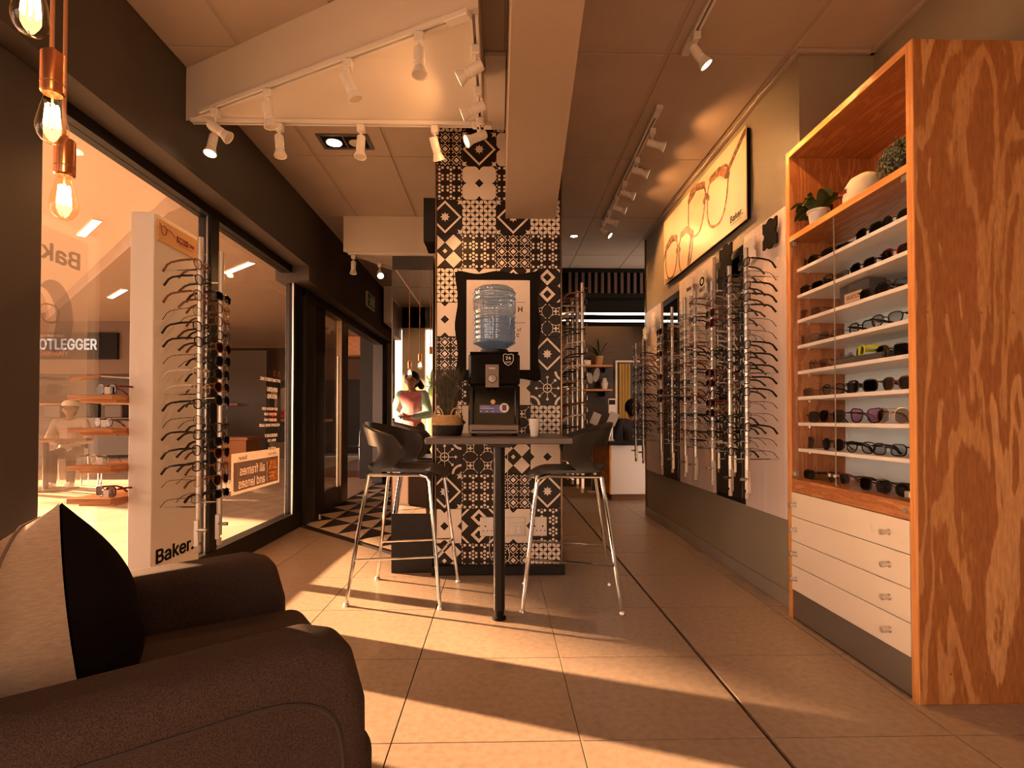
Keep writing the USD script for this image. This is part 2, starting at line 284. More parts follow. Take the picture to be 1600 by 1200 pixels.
for y0, y1 in ((3.62, 3.72), (5.10, 5.30), (2.24, 2.27)): part(wl, 'mullion', box(-1.995, -1.905, y0, y1, .15, 2.37, .004), 'black_frame')
part(wl, 'edge_bead', box(-1.93, -1.915, 5.085, 5.10, .15, 2.37), 'aluminium')
part(wl, 'edge_bead', box(-1.93, -1.92, 3.60, 3.62, .15, 2.37), 'grey_metal')
for k, (y0, y1) in enumerate(((.25, 2.02), (2.27, 3.62), (3.72, 5.10), (-2.2, .14))):
    w = struct(f'window_{k + 1}', 'tall shopfront window pane'); part(w, 'pane', box(-1.955, -1.945, y0, y1, .15, 2.37), 'window_glass', smooth=False)
# sliding entrance beyond the windows
d = struct('door_1', 'dark metal sliding glass entrance door')
part(d, 'jamb', box(-2.03, -1.87, 5.30, 5.52, 0, 2.30, .006), 'dark_metal'); part(d, 'jamb', box(-1.99, -1.90, 5.56, 5.66, 0, 2.30, .006), 'bronze_metal')
part(d, 'stile', box(-1.98, -1.92, 5.70, 6.02, 0, 2.28, .004), 'black_frame'); part(d, 'stile', box(-1.97, -1.90, 6.60, 6.86, .0, 2.28, .006), 'bronze_metal')
part(d, 'bottom_rail', box(-1.97, -1.92, 6.02, 6.60, 0, .22), 'dark_metal'); part(d, 'pane', box(-1.95, -1.94, 6.02, 6.60, .22, 2.22), 'door_glass', smooth=False)
part(d, 'head', box(-2.0, -1.88, 5.30, 9.0, 2.22, 2.30, .004), 'dark_metal'); part(d, 'pull_bar', cyl((-1.86, 6.30, .25), (-1.86, 6.30, 1.75), .012), 'aluminium')
part(d, 'jamb', box(-2.03, -1.87, 8.75, 9.1, 0, 2.30, .006), 'dark_metal')
part(d, 'floor_stop', lathe([(0, .05), (.014, .05), (.018, .02), (.018, 0)], 12, (-1.84, 5.62, 0)), 'aluminium')
# right wall with its niche, rear walls
wr = struct('wall_right', 'olive grey painted right wall')
part(wr, 'wall', box(XR, 2.3, 2.81, 5.80, 0, ZC + .02), 'right_wall_paint')
part(wr, 'niche_back', box(1.99, 2.3, -2.4, 2.81, 0, ZC + .02), 'right_wall_paint')
part(wr, 'side', box(3.1, 3.3, 5.8, 9.4, 0, ZC + .02), 'bulkhead_paint')
bs = struct('baseboard_right', 'painted skirting board along the right wall'); part(bs, 'board', box(XR - .016, XR, 2.81, 5.80, 0, .085, .004), 'skirting_paint')
part(bs, 'end_post', box(XR - .012, XR + .31, 5.80, 5.83, 0, ZC), 'bronze_metal')
tr = struct('trim_2', 'slim cornice where the right wall meets the ceiling')
part(tr, 'cornice', box(XR - .028, XR, 2.81, 5.80, ZC - .022, ZC, .004), 'ceiling_grid'); part(tr, 'cornice', box(1.962, 1.99, -2.4, 2.81, ZC - .022, ZC, .004), 'ceiling_grid'); part(tr, 'cornice', box(XR - .028, 1.99, 2.782, 2.81, ZC - .022, ZC, .004), 'ceiling_grid')
wb = struct('wall_back', 'wall with large bright windows behind the viewer')
for x0, x1, z0, z1 in ((-2.05, -1.86, 0, 2.985), (-1.70, -1.30, 0, 2.985), (-.5, .8, 0, 2.985), (1.7, 2.3, 0, 2.985), (-2.05, 2.3, 2.62, 2.985), (-2.05, 2.3, 0, .12)):
    part(wb, 'pier', box(x0, x1, -2.4, -2.2, z0, z1), 'bulkhead_paint' if z1 - z0 < 1 else 'right_wall_paint')
for k, (x0, x1) in enumerate(((-1.86, -1.70), (-1.30, -.5), (.8, 1.7))):
    w = struct(f'window_{k + 5}', 'bright rear window'); part(w, 'pane', box(x0, x1, -2.31, -2.30, .12, 2.62), 'window_glass', smooth=False)
wf = struct('wall_far', 'dark far wall of the consulting area')
part(wf, 'wall', box(-.5, 3.2, 8.25, 8.45, 0, ZC + .02), 'bulkhead_paint')
part(wf, 'partition', box(.30, .415, 3.9, 8.25, 0, ZC + .02), 'bulkhead_paint')
part(wf, 'end_wall', box(-2.05, -.4, 9.2, 9.4, 0, ZC + .02), 'bulkhead_paint')
part(wf, 'shop_front_end', box(-.5, -.4, 8.25, 9.4, 0, ZC + .02), 'bulkhead_paint')
# dropped triangular soffit with its fascia, centre beam, second soffit
s1 = struct('trim_3', 'white triangular dropped ceiling soffit carrying track lights')
part(s1, 'soffit', move(extr(Polygon([(-1.745, 3.035), (-.085, 3.035), (-.085, 2.16)]), ZC - 2.69), 0, 0, 2.69), 'white_paint', smooth=False)
s2 = struct('trim_4', 'white rectangular dropped soffit beyond the tiled column')
part(s2, 'soffit', move(extr(Polygon([(-1.50, 5.23), (-.43, 5.23), (-.43, 6.4), (-.9, 6.4)]), ZC - 2.64), 0, 0, 2.64), 'white_paint', smooth=False)
part(s2, 'soffit', box(-1.70, -1.2, 8.0, 9.2, 2.45, ZC), 'white_paint')
bm = struct('trim_5', 'long beige ceiling beam running to the tiled column')
part(bm, 'beam', move(extr(Polygon([(.037, -2.2), (.09, -2.2), (.272, 1.66), (.378, 3.62), (.042, 3.62)]), ZC - 2.375), 0, 0, 2.375), 'beam_paint', smooth=False)
part(bm, 'recess_panel', box(-.075, .035, 2.86, 3.60, ZC - .02, ZC), 'white_paint')

# ------------------------------------------------------------ tiled column, each tile a piece with its raised print
col = thing('tiled_column', 'square column clad in black and white patterned encaustic tiles', 'column')
part(col, 'core', box(-.418, .412, 3.632, 3.95, 0, ZC), 'charcoal'); part(col, 'plinth', box(-.445, .435, 3.585, 3.66, 0, .062, .004), 'black_frame')
part(col, 'edge_trim', box(.412, .421, 3.612, 3.95, .06, ZC), 'bronze_metal'); part(col, 'edge_trim', box(-.427, -.418, 3.612, 3.95, .06, ZC), 'bronze_metal')
part(col, 'bracket', box(-.51, -.43, 3.64, 3.9, 2.22, 2.52, .004), 'black_frame'); part(col, 'bracket', move(extr(Polygon([(-.40, 0), (-.52, 0), (-.46, -.12), (-.40, -.12)]), .2), 0, 0, 0), 'black_frame') if 0 else None
def dia(x, y, r): return Polygon([(x + r, y), (x, y + r), (x - r, y), (x, y - r)])
def ring(a, b): return a.difference(b)
def star(x, y, r, n=8, q=.58): return Polygon([(x + (r if k % 2 == 0 else r * q) * math.cos(math.pi * k / n + math.pi / 2), y + (r if k % 2 == 0 else r * q) * math.sin(math.pi * k / n + math.pi / 2)) for k in range(2 * n)])
U = unary_union; G4 = [-.375, -.125, .125, .375]; G3 = [-1 / 3, 0, 1 / 3]; SQ = sbox(-.5, -.5, .5, .5)
cor = [(a, b) for a in (-.5, .5) for b in (-.5, .5)]
def leaf(x0, y0, x1, y1, w):
    a, b = V(x0, y0), V(x1, y1); d = b - a; n = V(-d[1], d[0]); t = np.linspace(0, 1, 7)
    up = [a + d * s + n * w * math.sin(math.pi * s) for s in t]; dn = [a + d * s - n * w * math.sin(math.pi * s) for s in t[::-1]]
    return Polygon(up + dn[1:-1])
PAT = {
 'A': U([ring(dia(0, 0, .49), dia(0, 0, .40)), star(0, 0, .15), *[star(a, b, .20) for a, b in cor]]),
 'B': ring(U([Point(a * .25, b * .25).buffer(.285, 4) for a in (-1, 1) for b in (-1, 1)]), dia(0, 0, .12)),
 'C': U([leaf(a, b, a + p, b + q, .2) for a in (-.5, -.25, 0, .25, .5) for b in (-.5, -.25, 0, .25, .5) for p, q in ((.25, .25), (.25, -.25))]) if 0 else
      U([leaf(a - .125, b, a, b + .125, .34) for a in G4 for b in G4] + [leaf(a, b + .125, a + .125, b, .30) for a in G4 for b in G4] + [leaf(a + .125, b, a, b - .125, .30) for a in G4 for b in G4] + [leaf(a, b - .125, a - .125, b, .30) for a in G4 for b in G4]),
 'D': U([Point(a + .105 * math.cos(k * math.pi / 3 + .52), b + .105 * math.sin(k * math.pi / 3 + .52)).buffer(.044, 3) for a in (-.5, -.1667, .1667, .5) for b in (-.5, -.1667, .1667, .5) for k in range(6)] + [Point(a, b).buffer(.040, 3) for a in (-.5, -.1667, .1667, .5) for b in (-.5, -.1667, .1667, .5)]),
 'E': U([dia(a, b, .085) for a in G3 for b in G3] + [ring(dia(a, b, .168), dia(a, b, .132)) for a in G3 for b in G3] + [dia(a + p, b + q, .032) for a in G3 for b in G3 for p in (-.11, .11) for q in (-.11, .11)]),
 'F': U([dia(a * .25, b * .25, .25) for a in (-1, 1) for b in (-1, 1)] + [dia(0, 0, .075)] + [dia(a, b, .08) for a, b in cor]),
 'G': SQ.difference(U([dia(0, 0, .12)] + [dia(a, b, .12) for a, b in ((0, .5), (0, -.5), (.5, 0), (-.5, 0))])),
 'H': U([ring(dia(0, b, .245), dia(0, b, .12)) for b in (-.25, .25)] + [dia(a, 0, .20) for a in (-.5, .5)] + [ring(dia(a, b, .25), dia(a, b, .16)) for a in (-.5, .5) for b in (-.5, .5)]),
 'I': U([ring(ring(sbox(a - .22, b - .22, a + .22, b + .22), U([Point(a + p, b + q).buffer(.22, 6) for p, q in ((.32, 0), (-.32, 0), (0, .32), (0, -.32))])), ring(sbox(a - .17, b - .17, a + .17, b + .17), U([Point(a + p, b + q).buffer(.245, 6) for p, q in ((.32, 0), (-.32, 0), (0, .32), (0, -.32))]))) for a in (-.25, .25) for b in (-.25, .25)] + [star(a, b, .10, 4, .4) for a in (-.25, .25) for b in (-.25, .25)]),
 'J': U([ring(Point(0, 0).buffer(.14, 6), Point(0, 0).buffer(.105, 6)), sbox(-.015, -.09, .015, .09), sbox(-.09, -.015, .09, .015)] + [affinity.rotate(U([sbox(.14, -.012, .30, .012), dia(.32, 0, .055)]), k * 45, origin=(0, 0)) for k in range(8)] + [ring(Point(a, b).buffer(.30, 8), Point(a, b).buffer(.225, 8)) for a, b in cor] + [star(a, b, .13, 4, .5) for a, b in cor]),
}
PAT = {k: v.buffer(-.004).intersection(sbox(-.492, -.492, .492, .492)).simplify(.004) for k, v in PAT.items()}
TT, TX = .2295, [-.4775, -.249, -.0205, .208, .4365]                       # tile size; the tiles' left edges (outer columns are cut)
ROWS = ['CICI', 'EABE', 'DBDA', 'ACAC', 'FDED', 'CGAH', 'GFEI', 'EADA', 'ADGJ', 'CGIC', 'JIFG', 'ADEA', 'GHGD', 'FDEC']
ztop = 2.957 + TT
for r, row in enumerate(ROWS):
    z1, z0 = min(ztop - r * TT, ZC), max(ztop - (r + 1) * TT, .064)
    for c, k in enumerate(row):
        x0, x1 = max(TX[c], -.417), min(TX[c] + TT, .411)
        t = part(col, 'tile', box(x0 + .0008, x1 - .0008, 3.620, 3.634, z0 + .0008, z1 - .0008, .0008), 'tile_dark', smooth=False)
        S = affinity.translate(affinity.scale(PAT[k], TT, TT, origin=(0, 0)), TX[c] + TT / 2, ztop - (r + .5) * TT).intersection(sbox(x0 + .002, z0 + .002, x1 - .002, z1 - .002))
        if not S.is_empty and S.area > 1e-5:
            part(t, 'print', onto(extr(S, .0012), (0, 3.6205, 0), (1, 0, 0), (0, 0, 1)), 'tile_light', smooth=False)
mat('black_plastic', (.018, .016, .016), .36); mat('table_top', (.085, .070, .066), .34)
# ------------------------------------------------------------ furniture
# bar table
def soft(m, it=2): 
    for _ in range(it): m = m.subdivide()
    return m
tb = thing('bar_table', 'dark grey rectangular bar table on one round black leg against the tiled column', 'table', (0, 2.81, 0))
part(tb, 'tabletop', box(-.375, .375, 2.74, 3.60, .902, .935, .004), 'table_top'); part(tb, 'leg', cyl((0, 2.81, .05), (0, 2.81, .90), .030, 24), 'black_frame')
part(tb, 'foot', lathe([(0, 0), (.036, 0), (.036, .012), (.026, .018), (.026, .05), (0, .05)], 24, (0, 2.81, 0)), 'black_matt'); part(tb, 'bracket', box(-.06, .06, 2.75, 2.87, .885, .902, .003), 'black_frame')
# bar stool facing +x in its own frame
def make_stool(label, loc, rot):
    t = thing('bar_stool', label, 'bar stool', loc, rot)
    # seat shell
    n, k = 36, 9; v, f = [], []
    def rim(a):
        c, s = math.cos(a), math.sin(a); e = lambda q: abs(q) ** .62 * (1 if q > 0 else -1)
        return V(.02 + .225 * e(c), .215 * e(s) * (1 - .10 * (c < 0) * -c))
    for j in range(k + 1):
        q = j / k
        for i in range(n):
            x, y = rim(2 * math.pi * i / n) * q + V(.0, 0) * (1 - q)
            z = .745 - .018 * math.cos(min(1, abs(y) / .21) * math.pi / 2) * (1 - q ** 6) - (.045 * max(0, (x - .12) / .12) ** 2) + (.03 * max(0, (-x - .10) / .12) ** 2)
            v.append((x, y, z))
    for j in range(k):
        for i in range(n): a, b = j * n + i, j * n + (i + 1) % n; f += [[a, b, b + n], [a, b + n, a + n]]
    top = trimesh.Trimesh(v, f, process=False); top.merge_vertices(); part(t, 'seat', thicken(top, .016), 'black_plastic', smooth=60)
    # wrap-around back that runs down into two side struts, one sheet
    S, Q, R = 52, 9, 9; v, f = [], []
    def plan(phi, z):
        h = (z - .745) / .265; w = .205 + .065 * h; return V(-.17 - .075 * h + .205 * (1 - math.cos(phi)), w * math.sin(phi))
    edge = lambda a: .885 - .012 * a + (.02 * max(0, (a - .92) / .08) ** 2)
    for i in range(S + 1):
        s = 2 * i / S - 1; phi = s * math.radians(104); a = abs(s)
        zt = 1.012 - .085 * a ** 1.6 - (.05 * max(0, (a - .9) / .1) ** 2); zb = edge(a)
        for j in range(Q + 1):
            z = zb + (zt - zb) * j / Q; x, y = plan(phi, z); v.append((x, y, z))
    for i in range(S):
        for j in range(Q): a = i * (Q + 1) + j; f += [[a, a + 1, a + Q + 2], [a, a + Q + 2, a + Q + 1]]
    I0 = 41
    for sg in (-1, 1):
        b0 = len(v)
        for i in range(I0, S + 1):
            p = (i - I0) / (S - I0); a = 2 * i / S - 1; ph = sg * a * math.radians(104); bt = V(-.160 + .115 * p, sg * (.186 + .016 * p))
            for j in range(R + 1):
                q = j / R; z = .742 + (edge(a) - .742) * q; w = (1 - q) ** 1.7; xy = bt * w + plan(ph, z) * (1 - w); v.append((xy[0], xy[1], z))
        for i in range(S - I0):
            for j in range(R): a = b0 + i * (R + 1) + j; t3 = [[a, a + 1, a + R + 2], [a, a + R + 2, a + R + 1]]; f += t3 if sg > 0 else [k3[::-1] for k3 in t3]
    sh = trimesh.Trimesh(v, f, process=False); sh.merge_vertices(digits_vertex=5); part(t, 'backrest', thicken(sh, .013), 'black_plastic', smooth=60)
    for sg in (-1, 1):
        bx, fx = -.165, .15
        part(t, 'leg', tube([(-.262, sg * .25, .012), (-.20, sg * .205, .48), (bx, sg * .175, .715)], .0105, 10), 'chrome'); part(t, 'leg', tube([(.262, sg * .245, .012), (.215, sg * .205, .42), (fx + .035, sg * .182, .68), (fx + .02, sg * .176, .708), (fx - .02, sg * .172, .718)], .0105, 10), 'chrome')
        part(t, 'seat_rail', tube([(fx - .02, sg * .172, .718), (0, sg * .172, .716), (bx, sg * .175, .715)], .0105, 10), 'chrome')
        part(t, 'foot_rail', tube([(-.232, sg * .228, .245), (.233, sg * .220, .275)], .007, 8), 'chrome')
        for x in (-.264, .264): part(t, 'foot_cap', lathe([(0, 0), (.017, 0), (.017, .008), (.011, .018), (0, .018)], 14, (x, sg * .249, 0)), 'aluminium')
    part(t, 'foot_rail', tube([(.233, -.22, .275), (.236, 0, .275), (.233, .22, .275)], .007, 8), 'chrome'); part(t, 'cross_rail', tube([(0, -.172, .712), (0, .172, .712)], .009, 8), 'chrome')
    return t
def thicken(m, h):
    m.fix_normals() if False else None
    n = m.vertex_normals; k = len(m.vertices); v = np.vstack([m.vertices + n * h / 2, m.vertices - n * h / 2]); F = m.faces
    e = np.sort(m.edges, axis=1); u, idx, cnt = np.unique(e, axis=0, return_index=True, return_counts=True)
    b = m.edges[idx[cnt == 1]]
    side = np.vstack([np.stack([b[:, 1], b[:, 0], b[:, 0] + k], 1), np.stack([b[:, 1], b[:, 0] + k, b[:, 1] + k], 1)])
    return trimesh.Trimesh(v, np.vstack([F, F[:, ::-1] + k, side]), process=False)
make_stool('black plastic bar stool with chrome legs left of the bar table', (-.55, 3.24, 0), -7)
make_stool('black plastic bar stool with chrome legs right of the bar table', (.405, 3.13, 0), 176)

# armchair facing (+x, +y)
nmat('sofa_fabric', (.030, .020, .018), (.078, .053, .046), 620, .95, detail=2, stretch=(1, 1, .6), bump=.35, bscale=900, specular_ior_level=.2); mat('sofa_piping', (.04, .028, .026), .9)
def rbox(x0, x1, y0, y1, z0, z1, r, seg=.03, puff=0.):
    c = m3.Manifold.batch_hull([m3.Manifold.sphere(r, 40).translate((x, y, z)) for x in (x0 + r, x1 - r) for y in (y0 + r, y1 - r) for z in (z0 + r, z1 - r)])
    m = c.to_mesh(); return trimesh.Trimesh(m.vert_properties[:, :3], m.tri_verts)
AC = thing('armchair', 'dark brown woven fabric armchair at the lower left, seen from behind its side', 'armchair', (-.83, 1.16, 0), 33)
def arm(y0, y1):
    # side outline in x-z, rounded over the top, extruded across y with soft edges
    P = Polygon([(-.42, .10), (.415, .10), (.425, .20), (.425, .56), (-.42, .585)]).buffer(-.05).buffer(.05, 8)
    P = Polygon([(-.46, .10), (.40, .10), (.42, .14), (.425, .54), (.41, .60), (.375, .632), (.33, .642), (-.46, .60)])
    hull = [m3.Manifold.sphere(.045, 48).translate((x, y, z)) for y in (y0 + .045, y1 - .045) for x, z in ((-.42, .15), (.385, .15), (.382, .49), (.36, .573), (.32, .586), (-.42, .552))]
    m = m3.Manifold.batch_hull(hull).to_mesh(); return trimesh.Trimesh(m.vert_properties[:, :3], m.tri_verts)
for y0, y1, s in ((-.425, -.275, -1), (.275, .425, 1)):
    part(AC, 'armrest', arm(y0, y1), 'sofa_fabric', smooth=60)
    yy = y0 - .0005 if s < 0 else y1 + .0005
    part(AC, 'piping', tube(smooth_path([(-.44, yy, .510), (-.1, yy, .526), (.20, yy, .538), (.30, yy, .530), (.352, yy, .495), (.372, yy, .43), (.377, yy, .28), (.378, yy, .15)], 48), .0045, 6), 'sofa_piping')
part(AC, 'seat_base', rbox(-.42, .495, -.29, .29, .10, .36, .06), 'sofa_fabric', smooth=60); part(AC, 'seat_cushion', rbox(-.36, .468, -.275, .275, .30, .482, .05), 'sofa_fabric', smooth=60)
part(AC, 'backrest', rz(rbox(-.50, -.30, -.42, .42, .10, .86, .06), 0), 'sofa_fabric', smooth=60)
for x in (-.38, .34):
    for y in (-.36, .36): part(AC, 'leg', cyl((x, y, 0), (x, y, .11), .016, 12, .024), 'wood_dark')
nmat('cushion_cream', (.40, .295, .215), (.48, .365, .275), 60, .9, stretch=(1, 1, 6), bump=.15, bscale=300); mat('cushion_black', (.007, .005, .005), .95, specular_ior_level=.08); mat('cushion_seam', (.20, .14, .10), .9)
def pillow(name, label, o, nrm, up, size, t0, t1, group=None):
    """two stitched halves; t0 bulge of the front (along nrm), t1 of the back"""
    nrm = V(*nrm) / np.linalg.norm(nrm); up = V(*up); up -= nrm * (up @ nrm); up /= np.linalg.norm(up); rt = np.cross(up, nrm)
    t = thing(name, label, 'cushion', o, group=group); N = 26
    for nm, tt, sg, mt in (('front_cover', t0, 1, 'cushion_cream'), ('back_cover', t1, -1, 'cushion_black')):
        v, f = [], []
        for i in range(N + 1):
            for j in range(N + 1):
                a, b = 2 * i / N - 1, 2 * j / N - 1; h = ((1 - abs(a) ** 2.6) * (1 - abs(b) ** 2.6)) ** .55
                sx = size / 2 * (a * (1 - .09 * (1 - b * b))); sy = size / 2 * (b * (1 - .09 * (1 - a * a)))
                w = tt * h * (1 + (.05 if sg > 0 else .015) * math.sin(5 * a + 3 * b) + (.06 if sg > 0 else .01) * math.sin(9 * b - 4 * a))
                v.append(V(*o) + rt * sx + up * sy + nrm * sg * (w + .002))
        for i in range(N):
            for j in range(N): q = i * (N + 1) + j; tri = [[q, q + N + 1, q + N + 2], [q, q + N + 2, q + 1]]; f += tri if sg > 0 else [x[::-1] for x in tri]
        part(t, nm, trimesh.Trimesh(v, f, process=False), mt, smooth=True)
    pth = []
    for s in np.linspace(0, 1, 25):
        b = 1 - 2 * s; a = .70 + .06 * math.sin(3 * b); h = ((1 - abs(a) ** 2.6) * max(1 - abs(b) ** 2.6, 0)) ** .55
        pth.append(V(*o) + rt * size / 2 * a * (1 - .09 * (1 - b * b)) + up * size / 2 * b * .97 + nrm * (t0 * h * (1 + .05 * math.sin(5 * a + 3 * b) + .06 * math.sin(9 * b - 4 * a)) + .003))
    part(t, 'seam', tube(pth, .003, 6), 'cushion_seam'); return t
pillow('cushion', 'cream and black cushion propped up on the armchair seat', (-.965, 1.10, .585), (-.42, -.90, .10), (-.46, .05, 1), .43, .12, .21)
pillow('cushion', 'dark cushion with a cream corner behind the cream and black one', (-1.32, 1.20, .70), (-.55, -.80, .10), (.05, .0, 1), .42, .07, .07)
# ------------------------------------------------------------ eyewear: prototypes, facing -x (front at x = 0, temples running to +x), resting on z = 0
def outline(kind, w, h):
    a = np.linspace(0, 2 * np.pi, 28, endpoint=False); e = {'rect': .55, 'square': .62, 'round': 1.0, 'panto': .8, 'cat': .72, 'aviator': .8}[kind]
    c, s = np.cos(a), np.sin(a); x = np.sign(c) * np.abs(c) ** e * w / 2; y = np.sign(s) * np.abs(s) ** e * h / 2
    if kind in ('panto', 'aviator', 'cat'): x = x * (1 + .16 * y / (h / 2)); 
    if kind == 'cat': y = y + .10 * h * np.maximum(0, x / (w / 2)) * (y > 0)
    if kind == 'aviator': y = y - .10 * h * (x / (w / 2)) * (y < 0)
    return np.stack([x, y], 1)
GL = {}; UsdGeom.Scope.Define(stage, '/World/Prototypes')
def eyewear(key, label, cat, kind, frame, lens, w=.052, h=.041, t=.0021, tagged=False, temple=None, tw=.0029, group=None, bar=False):
    root = '/World/Prototypes/' + key; UsdGeom.Xform.Define(stage, root); stage.GetPrimAtPath(root).SetSpecifier(Sdf.SpecifierClass)
    zc = h / 2 + t; d = .0105 + w / 2; rims = []
    for s in (-1, 1):
        o = outline(kind, w, h); y = s * (o[:, 0] + d) ; z = o[:, 1] + zc; x = .10 * (np.abs(y) / .07) ** 2 * .08
        rims.append(tube(np.stack([x, y, z], 1), t, 6, True))
        L = Polygon(np.stack([s * (o[:, 0] + d), o[:, 1] + zc], 1)).buffer(-t * .3)
        part(root, 'lens', onto(extr(L, .0016), (.0022, 0, 0), (0, 1, 0), (0, 0, 1)), lens, smooth=30)
        hx = d + w / 2 + t; zt = zc + h * .28
        rims.append(tube([(.002, s * (hx - .004), zt), (.004, s * (hx + .004), zt), (.012, s * (hx + .006), zt)], t * 1.1, 6))
        part(root, 'temple', tube([(.012, s * (hx + .006), zt), (.055, s * (hx + .006), zt + .001), (.098, s * (hx + .002), zt - .002), (.118, s * (hx - .002), zt - .010), (.142, s * (hx - .008), zt - .034)], [tw, tw, tw * .9, tw * 1.0, tw * 1.15], 6, flat=1.7 if t > .0016 else 1.0), temple or frame)
    rims.append(tube([(-.001, -.0112, zc + h * .12), (-.003, 0, zc + h * .20), (-.001, .0112, zc + h * .12)], t * .95, 6))
    if bar: rims.append(tube([(-.001, -.02, zc + h * .44), (-.002, .02, zc + h * .44)], t * .9, 6))
    part(root, 'frame', cat_(rims), frame, smooth=50)
    if tagged: part(root, 'price_tag', box(.03, .031, d + w / 2, d + w / 2 + .012, zc - .016, zc + .006), 'tag_paper')
    GL[key] = (root, label, cat, h + 2 * t, zc); return root
eyewear('blackthick', 'black acetate eyeglasses', 'eyeglasses', 'square', 'black_acetate', 'clear_lens', .051, .040, .0026)
eyewear('blackround', 'black rounded eyeglasses', 'eyeglasses', 'panto', 'black_acetate', 'clear_lens', .049, .042, .0022)
eyewear('thindark', 'thin dark metal eyeglasses', 'eyeglasses', 'rect', 'thin_dark_metal', 'clear_lens', .052, .036, .0011, tw=.0014)
eyewear('blacktag', 'price-tagged black eyeglasses', 'eyeglasses', 'rect', 'black_acetate', 'clear_lens', .052, .037, .0022, tagged=True)
eyewear('tortoise', 'brown tortoiseshell eyeglasses', 'eyeglasses', 'panto', 'tortoise', 'clear_lens', .050, .042, .0023)
eyewear('thingold', 'thin gold metal eyeglasses', 'eyeglasses', 'round', 'gold_metal', 'clear_lens', .048, .044, .0010, temple='tortoise', tw=.0014)
eyewear('clear', 'pale translucent eyeglasses', 'eyeglasses', 'panto', 'clear_acetate', 'clear_lens', .050, .042, .0022)
eyewear('navytag', 'price-tagged navy eyeglasses', 'eyeglasses', 'square', 'navy_acetate', 'clear_lens', .050, .040, .0022, tagged=True)
eyewear('sunblack', 'black sunglasses', 'sunglasses', 'square', 'black_acetate', 'dark_lens', .054, .045, .0026)
eyewear('sunbrown', 'brown sunglasses', 'sunglasses', 'panto', 'tortoise', 'brown_lens', .053, .046, .0024)
eyewear('sunred', 'dark red sunglasses', 'sunglasses', 'square', 'red_acetate', 'brown_lens', .054, .046, .0026)
eyewear('sunneon', 'neon yellow sunglasses', 'sunglasses', 'rect', 'neon_acetate', 'dark_lens', .052, .040, .0026, tw=.0042)
eyewear('sunpink', 'pink-lensed plum sunglasses', 'sunglasses', 'cat', 'plum_acetate', 'pink_lens', .056, .052, .0024, temple='gold_metal', tw=.0016)
eyewear('sunrose', 'rosy gold round sunglasses', 'sunglasses', 'round', 'gold_metal', 'rose_lens', .054, .054, .0012, bar=True, tw=.0014)
eyewear('sunaviator', 'gold aviator sunglasses', 'sunglasses', 'aviator', 'gold_metal', 'dark_lens', .058, .050, .0012, bar=True, tw=.0014)
eyewear('sunround', 'black rounded sunglasses', 'sunglasses', 'round', 'black_acetate', 'dark_lens', .052, .048, .0020, temple='thin_dark_metal', tw=.0016)
eyewear('sunplum', 'dark plum sunglasses', 'sunglasses', 'panto', 'plum_acetate', 'purple_lens', .055, .050, .0026, temple='thin_dark_metal', tw=.0018)
eyewear('sunnarrow', 'slim black wraparound sunglasses', 'sunglasses', 'rect', 'black_acetate', 'dark_lens', .055, .036, .0026, tw=.0036)
def wear(key, loc, rot=0, where='', group=None, tilt=0, roll=0, scale=1.0):
    root, lab, ct, h, zc = GL[key]
    M = tf.translation_matrix(loc) @ tf.rotation_matrix(math.radians(rot), (0, 0, 1)) @ tf.rotation_matrix(math.radians(tilt), (0, 1, 0)) @ tf.rotation_matrix(math.radians(roll), (1, 0, 0)) @ np.diag([scale, scale, scale, 1])
    return copy_of(root, None, M, label=f'{lab} {where}', cat=ct, group=group, name='eyeglasses' if ct == 'eyeglasses' else 'sunglasses')
def rod(x, y, z0, z1, side, where, group, keys, n, top=.07, pitch=None, hooks=(0, -1), wall=None, scale=1.0, seed=1):
    """display rod: side = direction in which the temples run (+1: +x, -1: -x); hooks: direction of the little hooks"""
    rr = random.Random(seed); p = thing('display_rod', f'aluminium eyewear display rod {where}', 'display rod', (x, y, z0), group='aluminium eyewear display rods')
    part(p, 'pole', cyl((x, y, z0 + .05), (x, y, z1), .0135, 14), 'aluminium'); part(p, 'end_cap', cyl((x, y, z0), (x, y, z0 + .035), .012, 12), 'clear_acetate')
    part(p, 'lock_bar', box(x - .012, x + .012, y - .022, y - .010, z0 + .03, z0 + .16, .003), 'aluminium'); part(p, 'lock_knob', cyl((x - side * .005, y - .016, z0 + .11), (x - side * .05, y - .016, z0 + .11), .009, 10), 'chrome')
    if wall is not None:
        for z in (z0 + .22, (z0 + z1) / 2, z1 - .16): part(p, 'standoff', cyl((x, y, z), (wall, y, z), .0045, 8), 'chrome')
    pitch = pitch or (z1 - z0 - top - .22) / n; hk = []
    for i in range(n + 1):
        z = z1 - top - pitch * i + .035; h0 = -side * .010
        hk.append(tube([(x + h0, y, z), (x - side * .034, y, z), (x - side * .034, y, z - .028)], .0017, 5))
    part(p, 'hook_row', cat_(hk), 'chrome', kind='stuff')
    for i in range(n):
        z = z1 - top - pitch * (i + .65); k = keys[rr.randrange(len(keys))]
        if rr.random() < .04: continue
        wear(k, (x - side * .018, y + rr.uniform(-.006, .006), z), 0 if side > 0 else 180, f'{ORD[i] if i else "first"} from top, rod {where}', group, tilt=rr.uniform(-3, 5) + 2, roll=rr.uniform(-2.5, 2.5), scale=scale)
    return p
